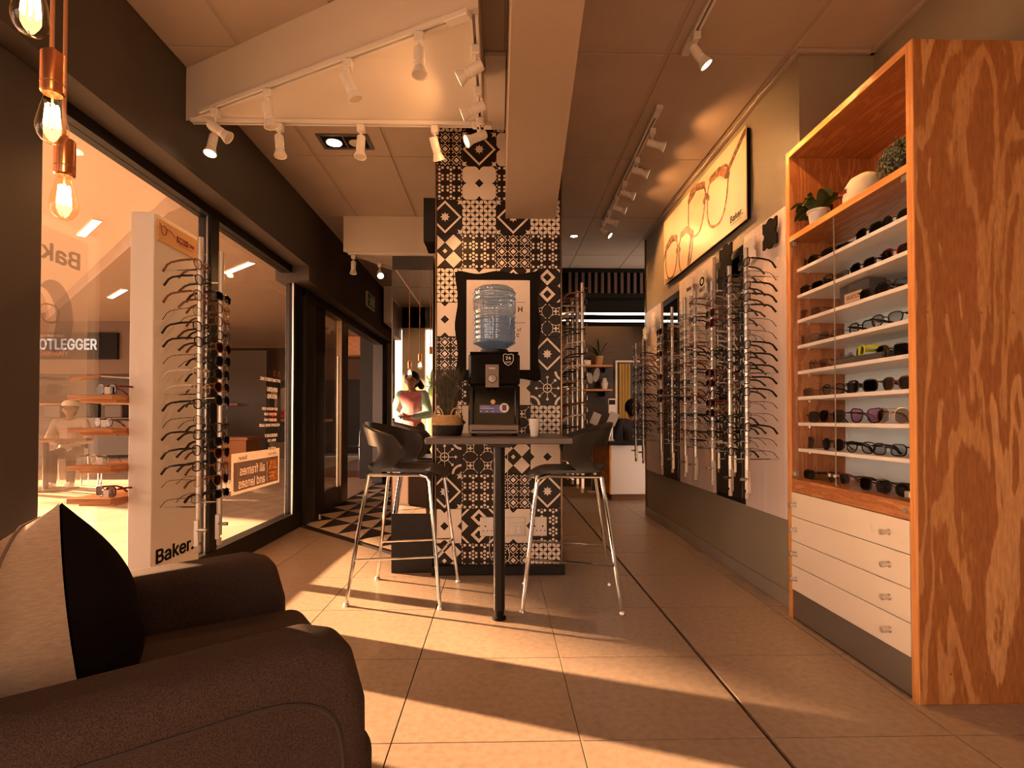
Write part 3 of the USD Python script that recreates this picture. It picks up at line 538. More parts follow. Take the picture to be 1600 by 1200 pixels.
# ------------------------------------------------------------ left display panel with its two rods
sp = thing('display_stand', 'tall white freestanding display panel by the shop window', 'display stand', (-1.675, 2.775, 0))
part(sp, 'board', box(-1.73, -1.62, 2.572, 2.975, .0, 2.005, .003), 'panel_glow')
part(sp, 'header_plate', box(-1.6195, -1.612, 2.590, 2.970, 1.878, 1.984, .002), 'header_orange', label='pale orange header plate reading TWO for ONE')
def on_x(t, h, x, y, z, facing, **k):     # lettering on a plane x = const; facing +1: read from +x, -1: read from -x
    return text(t, h, (x, y, z), (0, 1, 0) if facing > 0 else (0, -1, 0), **k)
part(sp, 'lettering', on_x('Baker.', .064, -1.6198, 2.598, .345, 1, bold=True, width=.315), 'black_matt')
hx = -1.6118
part(sp, 'lettering', box(hx - .0005, hx + .0006, 2.735, 2.835, 1.915, 1.945), 'header_red'); part(sp, 'lettering', on_x('TWO', .017, hx + .0007, 2.742, 1.922, 1, depth=.0006, bold=True), 'header_orange')
part(sp, 'lettering', on_x('for', .008, hx + .0007, 2.805, 1.925, 1, depth=.0006), 'header_orange'); part(sp, 'lettering', on_x('ONE', .017, hx, 2.842, 1.922, 1, depth=.001, bold=True), 'header_red')
part(sp, 'lettering', box(hx, hx + .0006, 2.75, 2.88, 1.906, 1.908), 'header_red')
gl = [tube(np.stack([np.full(28, hx), 2.632 + .9 * o[:, 0] + dx, 1.937 + .95 * o[:, 1]], 1), .0022, 5, True) for o in [outline('panto', .046, .046)] for dx in (0, )] + [tube([(hx, 2.655, 1.95), (hx, 2.675, 1.952), (hx, 2.70, 1.945), (hx, 2.722, 1.93)], .002, 5), tube([(hx, 2.600, 1.96), (hx, 2.612, 1.955)], .002, 5)]
part(sp, 'printed_glasses', cat_(gl), 'header_red')
KL = ['blackthick', 'blackround', 'thindark', 'tortoise', 'blackthick', 'thingold', 'thindark', 'clear']
rod(-1.455, 2.665, .385, 1.915, -1, 'before the white panel', 'eyeglasses on the rods of the white panel', KL, 16, top=.12, wall=-1.62, scale=1.12, seed=3)
rod(-1.455, 2.862, .378, 1.905, -1, 'by the window mullion', 'sunglasses and eyeglasses on the rod by the mullion', ['sunblack', 'sunround', 'sunbrown', 'blackthick', 'sunnarrow', 'tortoise'], 16, top=.22, wall=-1.62, scale=1.12, seed=5)
# ------------------------------------------------------------ right wall panels, mirrors, plaques and rods
def wall_panel(label, y0, y1, z0, z1, grooves):
    p = thing('slat_panel', label, 'wall panel', (XR, (y0 + y1) / 2, z0)); x = XR - .022
    n = grooves
    for i in range(n): part(p, 'plank', box(x, XR - .001, y0 + (y1 - y0) * i / n + .001, y0 + (y1 - y0) * (i + 1) / n - .001, z0, z1, .0015), 'panel_white', smooth=False)
    return p
wall_panel('pinkish white display board nearest the plywood cabinet', 2.92, 3.42, .48, 2.20, 2)
wall_panel('pinkish white display board in the middle of the right wall', 3.93, 4.67, .49, 2.22, 3)
wall_panel('white display board at the far end of the right wall', 5.20, 5.75, .49, 2.16, 3)
def wall_mirror(label, y0, y1):
    p = thing('wall_mirror', label, 'mirror', (XR, (y0 + y1) / 2, .48)); z0, z1 = .48, 2.16
    part(p, 'backing', box(XR - .014, XR - .001, y0, y1, z0, z1, .003), 'black_frame'); part(p, 'glass', box(XR - .017, XR - .014, y0 + .025, y1 - .025, z0 + .03, z1 - .06), 'mirror_warm', smooth=False)
    return p
wall_mirror('tall dark framed wall mirror between the near and middle boards', 3.46, 3.90)
wall_mirror('tall dark framed wall mirror between the middle and far boards', 4.71, 5.16)
def plaque(label, y, z, w, h, m, txt=None, ink='black_matt', logo=False, x=None, d=.03):
    x = XR - .022 if x is None else x
    P = sbox(-w / 2, -h / 2, w / 2, h / 2); 
    for sx in (-1, 1): P = P.difference(Point(sx * w / 2, 0).buffer(h * .12)).union(Point(sx * w * .36, 0).buffer(.001))
    for sz in (-1, 1): P = P.union(Point(0, sz * h * .30).buffer(h * .27)).difference(Point(-w * .28, sz * h * .62).buffer(h * .16)).difference(Point(w * .28, sz * h * .62).buffer(h * .16))
    P = max(polys(P), key=lambda g: g.area)
    p = thing('brand_plaque', label, 'plaque', (x, y, z - h / 2)); part(p, 'plate', onto(extr(P.buffer(-.004).buffer(.004), .008), (x - d, y, z), (0, -1, 0), (0, 0, 1)), m); part(p, 'spacer', cyl((x, y, z), (x - d + .004, y, z), .006, 8), 'chrome')
    if txt: part(p, 'lettering', text(txt, h * .16 if logo else h * .2, (x - d - .0078, y, z - (h * .25 if logo else 0)), (0, -1, 0), depth=.001, bold=True, center=True, width=w * .62), ink)
    if logo: part(p, 'emblem', onto(extr(affinity.scale(Point(0, 0).buffer(h * .2).difference(Point(0, 0).buffer(h * .12)), 1.35, 1), .001), (x - d - .0078, y, z + h * .10), (0, -1, 0), (0, 0, 1)), ink)
    return p
plaque('blank black scalloped plaque high on the near display board', 3.02, 2.08, .16, .15, 'black_matt')
plaque('white scalloped plaque high on the near display board', 3.27, 2.06, .15, .14, 'white_matt')
plaque('white plaque reading Baker on the middle display board', 4.32, 2.08, .17, .15, 'white_matt', 'Baker.')
plaque('white plaque with an oval ring emblem on the middle display board', 4.04, 2.05, .17, .17, 'white_matt', 'OAKLEY', logo=True)
plaque('small white plaque nearest the top of the far display board', 5.36, 2.02, .15, .13, 'white_matt')
plaque('lower small white plaque at the end of the far display board', 5.66, 1.92, .15, .13, 'white_matt')
plaque('black scalloped plaque high on the wall mirror by the middle board', 3.62, 2.10, .20, .20, 'black_matt')
KR = ['blackthick', 'blacktag', 'blackround', 'thindark', 'tortoise', 'navytag', 'thindark', 'blackthick']
KM = ['thindark', 'tortoise', 'thingold', 'blackround', 'clear', 'thindark', 'blackthick', 'navytag']
for x, y, z0, z1, wh, ks, n, sd in ((1.385, 3.00, .585, 1.99, 'nearest the plywood cabinet', KR, 17, 11), (1.385, 3.22, .57, 1.95, 'second from the plywood cabinet', KR, 17, 12),
        (1.39, 3.50, .60, 1.93, 'before the nearer mirror', ['sunbrown', 'tortoise', 'clear', 'blackround', 'sunred'], 16, 13),
        (1.39, 3.81, .60, 1.94, 'nearest on middle board', KM, 17, 14), (1.39, 4.02, .60, 1.94, 'second on middle board', KM, 17, 15), (1.39, 4.32, .60, 1.93, 'farthest on middle board', KM, 16, 16),
        (1.39, 4.62, .60, 1.86, 'before the farther mirror', ['tortoise', 'thingold', 'blackround', 'sunbrown'], 15, 17), (1.39, 5.20, .60, 1.80, 'nearer on far board', KM, 14, 18), (1.39, 5.48, .60, 1.80, 'farther on far board', KM, 14, 19)):
    rod(x, y, z0, z1, 1, wh, 'eyewear on the rods of the right wall', ks, n, wall=XR - .02, seed=sd, scale=1.12)
# rods on the partition behind the column
pp = thing('slat_panel', 'brown display board beside the tiled column', 'wall panel', (.43, 4.2, .5)); 
for i in range(4): part(pp, 'plank', box(.416, .438, 3.96 + .19 * i, 4.148 + .19 * i, .5, 2.1, .002), 'panel_white', smooth=False)
KC = ['thindark', 'tortoise', 'blackthick', 'thingold', 'blackround', 'clear']
for y, wh, sd in ((3.74, 'nearest beside the column', 21), (3.98, 'second beside the column', 22), (4.24, 'third beside the column', 23), (4.55, 'farthest beside the column', 24)):
    rod(.575, y, .52, 1.975, -1, wh, 'eyewear on the rods right of the column', KC, 14, wall=.435, seed=sd, scale=1.1)
# ------------------------------------------------------------ plywood cabinet
cb = thing('display_cabinet', 'tall orange plywood cabinet with glass doors, white shelves and drawers', 'cabinet', (1.74, 2.37, 0))
CX, CY0, CY1, CZ = 1.513, 1.932, 2.808, 2.427
for y0, y1, mt in ((CY0, CY0 + .034, 'plywood_panel'), (CY1 - .030, CY1, 'plywood_inner')):
    s = part(cb, 'side_panel', box(CX + .004, 1.975, y0, y1, 0, CZ, .002), mt); part(s, 'edge_band', box(CX, CX + .005, y0, y1, 0, CZ, .001), 'plywood_edge')
t = part(cb, 'top_board', box(CX + .004, 1.975, CY0 + .034, CY1 - .03, CZ - .032, CZ, .001), 'plywood_flat'); part(t, 'edge_band', box(CX, CX + .005, CY0 + .034, CY1 - .03, CZ - .032, CZ, .001), 'plywood_edge_flat')
t = part(cb, 'fixed_shelf', box(CX + .004, 1.965, CY0 + .034, CY1 - .03, 1.950, 1.980, .001), 'plywood_flat'); part(t, 'edge_band', box(CX, CX + .005, CY0 + .034, CY1 - .03, 1.950, 1.980, .001), 'plywood_edge_flat')
part(cb, 'upper_back', box(1.945, 1.972, CY0 + .034, CY1 - .03, 1.98, CZ - .032), 'plywood_inner'); part(cb, 'lower_back', box(1.80, 1.83, CY0 + .034, CY1 - .03, .70, 1.95), 'cabinet_back_white')
t = part(cb, 'base_rail', box(CX + .003, 1.80, CY0 + .034, CY1 - .03, .657, .722, .001), 'plywood_flat'); part(t, 'lock', cyl((CX - .004, 1.99, .688), (CX + .01, 1.99, .688), .011, 16), 'aluminium')
SZ = [1.808, 1.673, 1.544, 1.411, 1.278, 1.145, 1.012, .879]
for z in SZ:
    s = part(cb, 'white_shelf', box(1.55, 1.80, CY0 + .036, CY1 - .032, z - .017, z, .001), 'shelf_white')
    for y in (CY1 - .05, CY0 + .055): part(s, 'shelf_pin', cyl((1.60, y, z - .017), (1.60, y, z - .028), .006, 8), 'chrome')
for k in range(4):
    z0, z1 = .155 + .1255 * k, .155 + .1255 * (k + 1) - .003
    dr = part(cb, 'drawer', box(CX - .002, CX + .018, CY0 + .037, CY1 - .033, z0, z1, .0015), 'drawer_white')
    for y in (2.075, 2.735): part(dr, 'knob', spin(lathe([(0, .034), (.0105, .034), (.0115, .032), (.0115, .021), (.009, .018), (.009, .004), (.013, 0), (0, 0)], 20), (-1, 0, 0), (CX - .002, y, (z0 + z1) / 2)), 'knob_steel')
part(cb, 'kick_plate', box(CX + .006, CX + .02, CY0 + .034, CY1 - .03, .012, .153), 'steel_brushed'); part(cb, 'drawer_carcass', box(CX + .02, 1.80, CY0 + .035, CY1 - .031, .012, .655), 'wood_dark')
for y0, y1, yk in ((CY0 + .037, 2.412, 2.395), (2.416, CY1 - .033, 2.435)):
    g = part(cb, 'glass_door', box(CX + .006, CX + .012, y0, y1, .725, 1.947), 'cabinet_glass', smooth=False, label='clear glass cabinet door')
    part(g, 'edge', box(CX + .0055, CX + .0075, y1 - .0012 if yk < 2.41 else y0, y1 if yk < 2.41 else y0 + .0012, .725, 1.947), 'glass_edge')
    part(g, 'knob', spin(lathe([(0, .022), (.009, .020), (.010, .014), (.006, .008), (.006, 0), (0, 0)], 16), (-1, 0, 0), (CX + .006, yk, .775)), 'aluminium')
    for z in (.738, 1.922): part(g, 'hinge', box(CX + .002, CX + .022, (CY0 + .038 if yk < 2.41 else CY1 - .064), (CY0 + .066 if yk < 2.41 else CY1 - .034), z, z + .024, .002), 'aluminium')
for x in (1.56, 1.63, 1.76, 1.88): 
    for z in (.47 - .36, 2.0, 1.42): part(cb, 'screw', cyl((x, CY0 - .0008, z), (x, CY0 + .001, z), .004, 8), 'gold_metal')
mat_done = 1
# things on the cabinet's shelves: (shelf, photo column of the middle, kind, words)
Yat = lambda px: 847 * 1.60 / (px - 780)
SH = [(0, 1273, 'sunblack', 'at the left'), (0, 1318, 'sunnarrow', 'in the middle'), (0, 1372, 'sunblack', 'right of the middle'), (0, 1412, 'sunround', 'at the right end'),
      (1, 1281, 'sunnarrow', 'at the left'), (1, 1318, 'blackround', 'left of the middle'), (1, 1358, 'sunblack', 'right of the middle'), (1, 1412, 'sunred', 'at the right end'),
      (2, 1278, 'tortoise', 'at the left'), (2, 1383, 'sunnarrow', 'right of the grey box'), (2, 1416, 'blackround', 'at the right end'),
      (3, 1275, 'tortoise', 'at the left'), (3, 1309, 'thindark', 'left of the middle'), (3, 1355, 'blackthick', 'right of the middle'), (3, 1404, 'blackround', 'at the right end'),
      (4, 1288, 'tortoise', 'at the left'), (4, 1408, 'sunblack', 'at the right end'),
      (5, 1266, 'thindark', 'at the left'), (5, 1312, 'blackround', 'left of the middle'), (5, 1362, 'sunblack', 'right of the middle'), (5, 1412, 'sunbrown', 'at the right end'),
      (6, 1268, 'sunblack', 'at the left'), (6, 1309, 'sunplum', 'left of the middle'), (6, 1361, 'sunpink', 'right of the middle'), (6, 1408, 'sunrose', 'at the right end'),
      (7, 1261, 'sunaviator', 'at the left'), (7, 1314, 'sunround', 'left of the middle'), (7, 1359, 'blackround', 'right of the middle'), (7, 1402, 'blackthick', 'at the right end'),
      (8, 1266, 'sunnarrow', 'at the left'), (8, 1316, 'sunbrown', 'behind the door knobs'), (8, 1378, 'sunblack', 'right of the middle'), (8, 1413, 'sunround', 'at the right end')]
for i, px, k, w in SH:
    z = (SZ + [.722])[i] + .0008
    wear(k, (1.578 + .01 * ((px * 7) % 3), Yat(px), z), rot=((px * 13) % 14) + 3, where=f'{w} of the cabinet\'s {["top", "second", "third", "fourth", "fifth", "sixth", "seventh", "lowest"][i] + " white shelf" if i < 8 else "wooden base"}', group='eyewear in the plywood cabinet', tilt=3, scale=1.14)
gb = thing('display_box', 'grey presentation box with a pale nameplate on the third white shelf', 'box', (1.62, 2.395, SZ[2]))
part(gb, 'box_body', box(1.60, 1.68, 2.30, 2.50, SZ[2], SZ[2] + .10, .002), 'box_grey'); n = part(gb, 'nameplate', box(1.5985, 1.60, 2.345, 2.465, SZ[2] + .018, SZ[2] + .060), 'plate_gold')
part(n, 'lettering', text('GUCCI', .017, (1.5984, 2.405, SZ[2] + .039), (0, -1, 0), depth=.0006, bold=True, center=True, width=.085), 'wood_dark')
ct = thing('display_tray', 'flat dark grey tray under the neon yellow sunglasses', 'tray', (1.65, 2.24, SZ[4])); part(ct, 'tray_body', box(1.575, 1.74, 2.19, 2.50, SZ[4], SZ[4] + .03, .003), 'box_grey'); part(ct, 'lining', box(1.58, 1.735, 2.195, 2.495, SZ[4] + .03, SZ[4] + .031), 'charcoal')
wear('sunneon', (1.60, Yat(1352), SZ[4] + .0315), rot=-22, where='on the flat grey tray', group='eyewear in the plywood cabinet', tilt=3)
gl = thing('glass_ornament', 'small sparkling glass flower ornament behind the fifth shelf eyeglasses', 'ornament', (1.70, 2.60, SZ[4]))
part(gl, 'stem', cyl((1.70, 2.60, SZ[4]), (1.70, 2.60, SZ[4] + .05), .003), 'chrome'); part(gl, 'blossom', cat_([move(trimesh.creation.icosphere(1, .011), 1.70 + .02 * math.cos(a), 2.60 + .03 * math.sin(a), SZ[4] + .055 + .012 * math.sin(3 * a)) for a in np.linspace(0, 6.28, 8)[:-1]]), 'crystal')
# top compartment
Z0 = 1.980
def leafblade(base, tip, w, droop, n=7):
    b, t = V(*base), V(*tip); d = t - b; L = np.linalg.norm(d); sd = np.cross(d, (0, 0, 1)); sd /= max(np.linalg.norm(sd), 1e-6); v, f = [], []
    for i in range(n):
        s = i / (n - 1); c = b + d * s + V(0, 0, droop * L * (s - s * s * 1.6)); ww = w * math.sin(math.pi * min(.97, s * .85 + .12)) ** .8
        v += [c - sd * ww, c + V(0, 0, -.18 * ww), c + sd * ww]
    for i in range(n - 1):
        a = 3 * i; f += [[a, a + 1, a + 4], [a, a + 4, a + 3], [a + 1, a + 2, a + 5], [a + 1, a + 5, a + 4]]
    return trimesh.Trimesh(v, f, process=False)
pt = thing('potted_plant', 'leafy green plant in a white pot on top of the plywood cabinet shelf', 'plant', (1.60, 2.665, Z0)); c0 = V(1.60, 2.665, Z0)
part(pt, 'pot', lathe([(0, 0), (.036, 0), (.046, .082), (.053, .084), (.053, .094), (.046, .094), (.042, .075), (0, .072)], 28, c0), 'white_gloss'); part(pt, 'soil', cyl(c0 + V(0, 0, .074), c0 + V(0, 0, .080), .040, 18), 'soil')
r2 = random.Random(4)
for k in range(34):
    a = r2.uniform(0, 6.28); rr = r2.uniform(.08, .18); h = r2.uniform(.08, .20); b = c0 + V(.012 * math.cos(a), .012 * math.sin(a), .08); tip = c0 + V(rr * .62 * math.cos(a), rr * math.sin(a), .08 + h - rr * .35)
    part(pt, 'leaf', leafblade(b, tip, r2.uniform(.020, .030), r2.uniform(.5, .95)), 'leaf_green' if k % 3 else 'leaf_dark', smooth=True)
hat = thing('baseball_cap', 'pale cap with small red lettering between the two cabinet plants', 'cap', (1.61, 2.33, Z0)); h0 = V(1.612, 2.33, Z0)
crown = lathe([(.088, 0), (.090, .03), (.082, .075), (.062, .108), (.030, .126), (0, .130)], 32, h0); part(hat, 'crown', crown, 'cap_cloth', smooth=60)
P = affinity.scale(Point(0, 0).buffer(.085, 12), 1.25, 1.0).difference(Point(.075, 0).buffer(.088, 12)); bv = extr(P, .004).subdivide().subdivide(); bv.vertices[:, 2] += -1.6 * bv.vertices[:, 1] ** 2; bv = rz(bv, -90); bv.apply_translation(h0 + V(0, .062, .014)); part(hat, 'brim', bv, 'cap_cloth'); part(hat, 'button', move(trimesh.creation.icosphere(2, .007), *(h0 + V(0, 0, .130))), 'cap_cloth')
part(hat, 'lettering', text('MINI', .016, (h0[0] - .0905, h0[1] + .02, Z0 + .05), (0, -1, 0), depth=.004, bold=True, center=True), 'header_red')
tp = thing('trailing_plant', 'bushy trailing plant with tiny round leaves at the cabinet top right', 'plant', (1.605, 2.10, Z0)); c0 = V(1.605, 2.10, Z0)
part(tp, 'pot', lathe([(0, 0), (.04, 0), (.05, .08), (.046, .08), (0, .07)], 24, c0), 'charcoal')
lv, st = [], []; r2 = random.Random(9)
for k in range(70):
    a = r2.uniform(0, 6.28); R = r2.uniform(.02, .085); top = c0 + V(R * .5 * math.cos(a), R * .5 * math.sin(a), .10 + r2.uniform(0, .075)); end = c0 + V(max(-.085, R * 1.1 * math.cos(a)), R * 1.25 * math.sin(a), r2.uniform(.005, .10)); st.append(tube([c0 + V(0, 0, .08), top, (top + end) / 2 + V(0, 0, .02), end], .0012, 4))
    for s in np.linspace(.15, 1, 9):
        p = top * (1 - s) + end * s + V(*[r2.uniform(-.009, .009) for _ in range(3)]); m = trimesh.creation.icosphere(1, r2.uniform(.005, .0075)); m.apply_scale((1, 1, .55)); m.apply_transform(tf.random_rotation_matrix(np.array([r2.random() for _ in range(3)]))); lv.append(move(m, *p))
part(tp, 'stem', cat_(st), 'leaf_dark', kind='stuff'); part(tp, 'foliage', cat_(lv), 'leaf_grey', kind='stuff')
# ------------------------------------------------------------ big wall poster
po = thing('wall_poster', 'long printed poster of two oversized eyeglasses high on the right wall', 'poster', (1.56, 4.2, 2.29))
PX, Y0, Y1, Q0, Q1 = 1.556, 3.355, 5.06, 2.288, 2.885
part(po, 'panel', box(PX, PX + .006, Y0, Y1, Q0, Q1, .001), 'poster_cream'); part(po, 'backing', box(PX + .006, XR - .001, Y0 + .012, Y1 - .012, Q0 + .012, Q1 - .012), 'black_matt')
def on_poster(S): return onto(extr(S.intersection(sbox(-Y1 + .004, Q0 + .004, -Y0 - .004, Q1 - .004)), .0012), (PX, 0, 0), (0, -1, 0), (0, 0, 1))
def big(kind, cx, cz, w, h, t, gap, rot):   # poster plane: u = -y (reads left to right), z up
    out = []
    for s in (-1, 1):
        o = outline(kind, w, h) * (s, 1) + (s * (gap / 2 + w / 2), 0); out.append(Polygon(o).buffer(t).difference(Polygon(o).buffer(-t * .2)))
        out.append(LineString([(s * (gap / 2 + w * .1), h * .46), (s * (gap / 2 + w * .55), h * .52), (s * (gap / 2 + w * 1.02), h * .34)]).buffer(t * 1.6))
    out.append(LineString([(-gap / 2 - w * .02, h * .12), (0, h * .20), (gap / 2 + w * .02, h * .12)]).buffer(t * 1.3)); return affinity.translate(affinity.rotate(U(out), rot, origin=(0, 0)), cx, cz)
G1 = big('cat', -4.02, 2.635, .34, .36, .017, .07, -9); G2 = big('panto', -4.66, 2.455, .31, .34, .016, .06, -8)
part(po, 'printed_glasses', on_poster(U([G1, LineString([(-3.66, 2.70), (-3.50, 2.79), (-3.345, 2.86)]).buffer(.020)])), 'poster_tortoise'); part(po, 'printed_glasses', on_poster(U([G2, LineString([(-4.34, 2.50), (-4.42, 2.28)]).buffer(.017), LineString([(-5.00, 2.60), (-5.08, 2.50)]).buffer(.016)])), 'poster_tortoise')
part(po, 'lettering', text('Baker.', .042, (PX, 3.60, 2.345), (0, -1, 0), depth=.0015, bold=True, width=.185), 'charcoal'); part(po, 'underline', box(PX - .001, PX, 3.43, 3.59, 2.328, 2.331), 'charcoal')
# ------------------------------------------------------------ things on the bar table
wd = thing('water_dispenser', 'black countertop water dispenser on the bar table', 'water dispenser', (-.028, 3.2, .935))
X0, X1, YF, YB = -.175, .118, 3.08, 3.36
part(wd, 'upper_body', box(X0, X1, YF, YB, 1.218, 1.405, .014), 'gloss_black'); part(wd, 'top_lid', box(X0 + .008, X1 - .008, YF + .008, YB - .008, 1.404, 1.414, .003), 'gloss_black'); part(wd, 'bottle_collar', cyl((-.028, 3.22, 1.412), (-.028, 3.22, 1.438), .082, 32), 'black_frame')
part(wd, 'back_panel', box(X0 + .012, X1 - .012, YF + .10, YB - .01, .975, 1.22, .004), 'gloss_black'); part(wd, 'recess_screen', box(X0 + .03, X1 - .03, YF + .092, YF + .10, 1.0, 1.21), 'gloss_black')
for x in (X0, X1 - .03): part(wd, 'side_post', box(x, x + .03, YF + .01, YB - .01, .96, 1.22, .006), 'gloss_black')
part(wd, 'drip_tray', box(X0 + .004, X1 - .004, YF - .03, YB - .005, .945, 1.0, .006), 'tray_bronze'); part(wd, 'tray_slot', box(X0 + .02, X1 - .02, YF - .0305, YF - .02, .962, .968), 'black_matt')
for x in (X0 + .03, X1 - .03):
    for y in (YF, YB - .03): part(wd, 'rubber_foot', cyl((x, y, .935), (x, y, .948), .012, 12), 'black_matt')
cp = part(wd, 'control_plate', box(-.078, .000, YF - .012, YF + .002, 1.207, 1.340, .004), 'control_bronze'); part(cp, 'dial', spin(lathe([(0, .012), (.021, .011), (.025, .006), (.025, 0), (0, 0)], 28), (0, -1, 0), (-.039, YF - .012, 1.258)), 'dial_grey')
part(cp, 'lettering', text('Midea', .009, (-.039, YF - .0121, 1.318), (1, 0, 0), depth=.0008, bold=True, center=True), 'white_matt')
shield = Polygon([(-.030, .028), (-.018, .034), (0, .030), (.018, .034), (.030, .028), (.030, -.006), (.020, -.024), (0, -.036), (-.020, -.024), (-.030, -.006)])
bd = part(wd, 'badge', onto(extr(shield.difference(shield.buffer(-.003)), .001), (.052, YF - .0004, 1.368), (1, 0, 0), (0, 0, 1)), 'white_matt'); part(bd, 'lettering', text('24', .018, (.052, YF - .0004, 1.377), (1, 0, 0), depth=.0008, bold=True, center=True), 'white_matt'); part(bd, 'lettering', text('MONTHS', .0055, (.052, YF - .0004, 1.357), (1, 0, 0), depth=.0008, center=True), 'white_matt'); part(bd, 'lettering', text('WARRANTY', .0045, (.052, YF - .0004, 1.349), (1, 0, 0), depth=.0008, center=True), 'white_matt')
sc = YF + .091
st = part(wd, 'sticker', box(-.115, .035, sc - .0012, sc, 1.065, 1.112), 'sticker_blue'); part(st, 'picture', spin(cyl((0, 0, 0), (0, 0, .001), .028, 28), (0, -1, 0), (.030, sc - .0014, 1.095)), 'white_matt'); part(st, 'printed_machine', box(.018, .042, sc - .003, sc - .002, 1.08, 1.112), 'sticker_purple')
part(st, 'lettering', box(-.11, -.03, sc - .002, sc - .0012, 1.090, 1.094), 'white_matt'); part(st, 'lettering', box(-.11, -.055, sc - .002, sc - .0012, 1.100, 1.103), 'white_matt')
for x in (-.108, -.072, -.036): part(st, 'printed_icon', spin(cyl((0, 0, 0), (0, 0, .001), .004, 10), (0, -1, 0), (x, sc - .0014, 1.074)), 'white_matt')
part(wd, 'round_sticker', spin(cyl((0, 0, 0), (0, 0, .001), .014, 22), (0, -1, 0), (-.036, sc - .0002, 1.130)), 'header_orange'); part(wd, 'tap', box(-.05, -.022, YF + .02, YF + .06, 1.185, 1.22, .006), 'gloss_black')
bt = thing('water_bottle', 'large ribbed blue water bottle upside down on the dispenser', 'water bottle', (-.028, 3.22, 1.438)); b0 = V(-.028, 3.22, 1.414); prof = [(.024, .0), (.028, .022), (.07, .030), (.118, .058)]
for z in np.arange(.062, .355, .004):
    q = z; r = .127
    for c, w, dd in ((.085, .010, .006), (.115, .010, .006), (.145, .010, .006), (.175, .010, .006), (.205, .010, .006), (.235, .008, .007), (.318, .008, .006), (.345, .008, .006)): r -= dd * math.exp(-((q - c) / w) ** 2)
    prof.append((r, z))
prof += [(.125, .362), (.118, .382), (.095, .396), (.05, .402), (0, .400)]
part(bt, 'shell', lathe(prof, 48, b0), 'bottle_blue', smooth=60); part(bt, 'water', lathe([(0, .034), (.066, .036), (.112, .062), (.1185, .08), (.1185, .215), (0, .215)], 40, b0), 'water_blue', smooth=60)
for i, z in enumerate((.36, .325)): part(bt, 'moulded_ring', tube([b0 + V(.127 * math.cos(a), .127 * math.sin(a), z) for a in np.linspace(0, 6.283, 48, endpoint=False)], .003, 6, True), 'bottle_blue')
bk = thing('wicker_planter', 'two tone wicker basket with tall dark grass at the left of the table', 'planter', (-.297, 3.15, .935)); k0 = V(-.297, 3.15, .935); rg = random.Random(3)
for i in range(14):
    r = .072 + .012 * math.sin(min(1, i / 9) * 2.2); part(bk, 'wicker_coil', tube([k0 + V((r + .0016 * (-1) ** q) * math.cos(q * math.pi / 20), (r + .0016 * (-1) ** q) * math.sin(q * math.pi / 20), .006 + i * .0082) for q in range(40)], .0052, 6, True), 'wicker_black' if i < 7 else 'wicker', label='black lower coil' if i < 7 else None)
part(bk, 'liner', cyl(k0 + V(0, 0, .002), k0 + V(0, 0, .10), .068, 24), 'black_matt')
for sgn in (-1, 1): part(bk, 'handle', tube([k0 + V(sgn * .048 + .026 * math.cos(a), -.055 + .012 * math.sin(a), .105 + .052 * math.sin(a)) for a in np.linspace(0, math.pi, 12)], .0045, 8), 'wicker')
gs = []
for k in range(430):
    a = rg.uniform(0, 6.28); r = .034 * math.sqrt(rg.random()); h = rg.uniform(.20, .31); lean = rg.uniform(.0, .075); p0 = k0 + V(r * math.cos(a), r * math.sin(a), .09); gs.append(tube([p0, p0 + V(lean * .4 * math.cos(a), lean * .4 * math.sin(a), h * .55), p0 + V(lean * math.cos(a), lean * math.sin(a), h)], [.0019, .0017, .0007], 3))
part(bk, 'grass', cat_(gs), 'grass_dark', kind='stuff')
cu = thing('paper_cup', 'white disposable ribbed cup on the right of the bar table', 'cup', (.195, 3.0, .935)); part(cu, 'cup_wall', lathe([(0, .003), (.021, .0), (.022, .012), (.023, .04), (.0255, .041), (.0265, .06), (.0285, .061), (.0305, .093), (.033, .095), (.033, .0975), (.030, .0975), (.0285, .06), (.021, .005), (0, .004)], 32, (.195, 3.0, .935)), 'white_matt', smooth=40); part(cu, 'drink', cyl((.195, 3.0, .985), (.195, 3.0, .987), .024, 20), 'water_blue')
# poster with scalloped black frame, sockets
fr = thing('framed_poster', 'black scalloped frame holding a white printed poster on the tiled column', 'poster', (-.008, 3.6, 1.287))
def scal():
    pts = []
    for s, (a, b) in enumerate((((-.284, 1.29), (.268, 1.29)), ((.268, 1.29), (.268, 2.006)), ((.268, 2.006), (-.284, 2.006)), ((-.284, 2.006), (-.284, 1.29)))):
        for q in np.linspace(0, 1, 24, endpoint=False):
            w = .010 * math.cos(q * math.pi * 4); nrm = ((0, -1), (1, 0), (0, 1), (-1, 0))[s]; pts.append((a[0] + (b[0] - a[0]) * q + nrm[0] * w, a[1] + (b[1] - a[1]) * q + nrm[1] * w))
    return Polygon(pts).buffer(0)
part(fr, 'frame', onto(extr(scal(), .022), (0, 3.619, 0), (1, 0, 0), (0, 0, 1)), 'black_matt'); part(fr, 'printed_sheet', box(-.217, .205, 3.5955, 3.597, 1.356, 1.954), 'poster_white')
for t_, x, z, h in (('F', -.168, 1.742, .034), ('H', .122, 1.742, .034), ('of', .118, 1.612, .022), ('C', .112, 1.575, .022)): part(fr, 'lettering', text(t_, h, (x, 3.5955, z), (1, 0, 0), depth=.001, bold=len(t_) < 2), 'charcoal')
for z in (1.806, 1.668): part(fr, 'printed_line', box(-.18, .175, 3.595, 3.5955, z, z + .0025), 'charcoal')
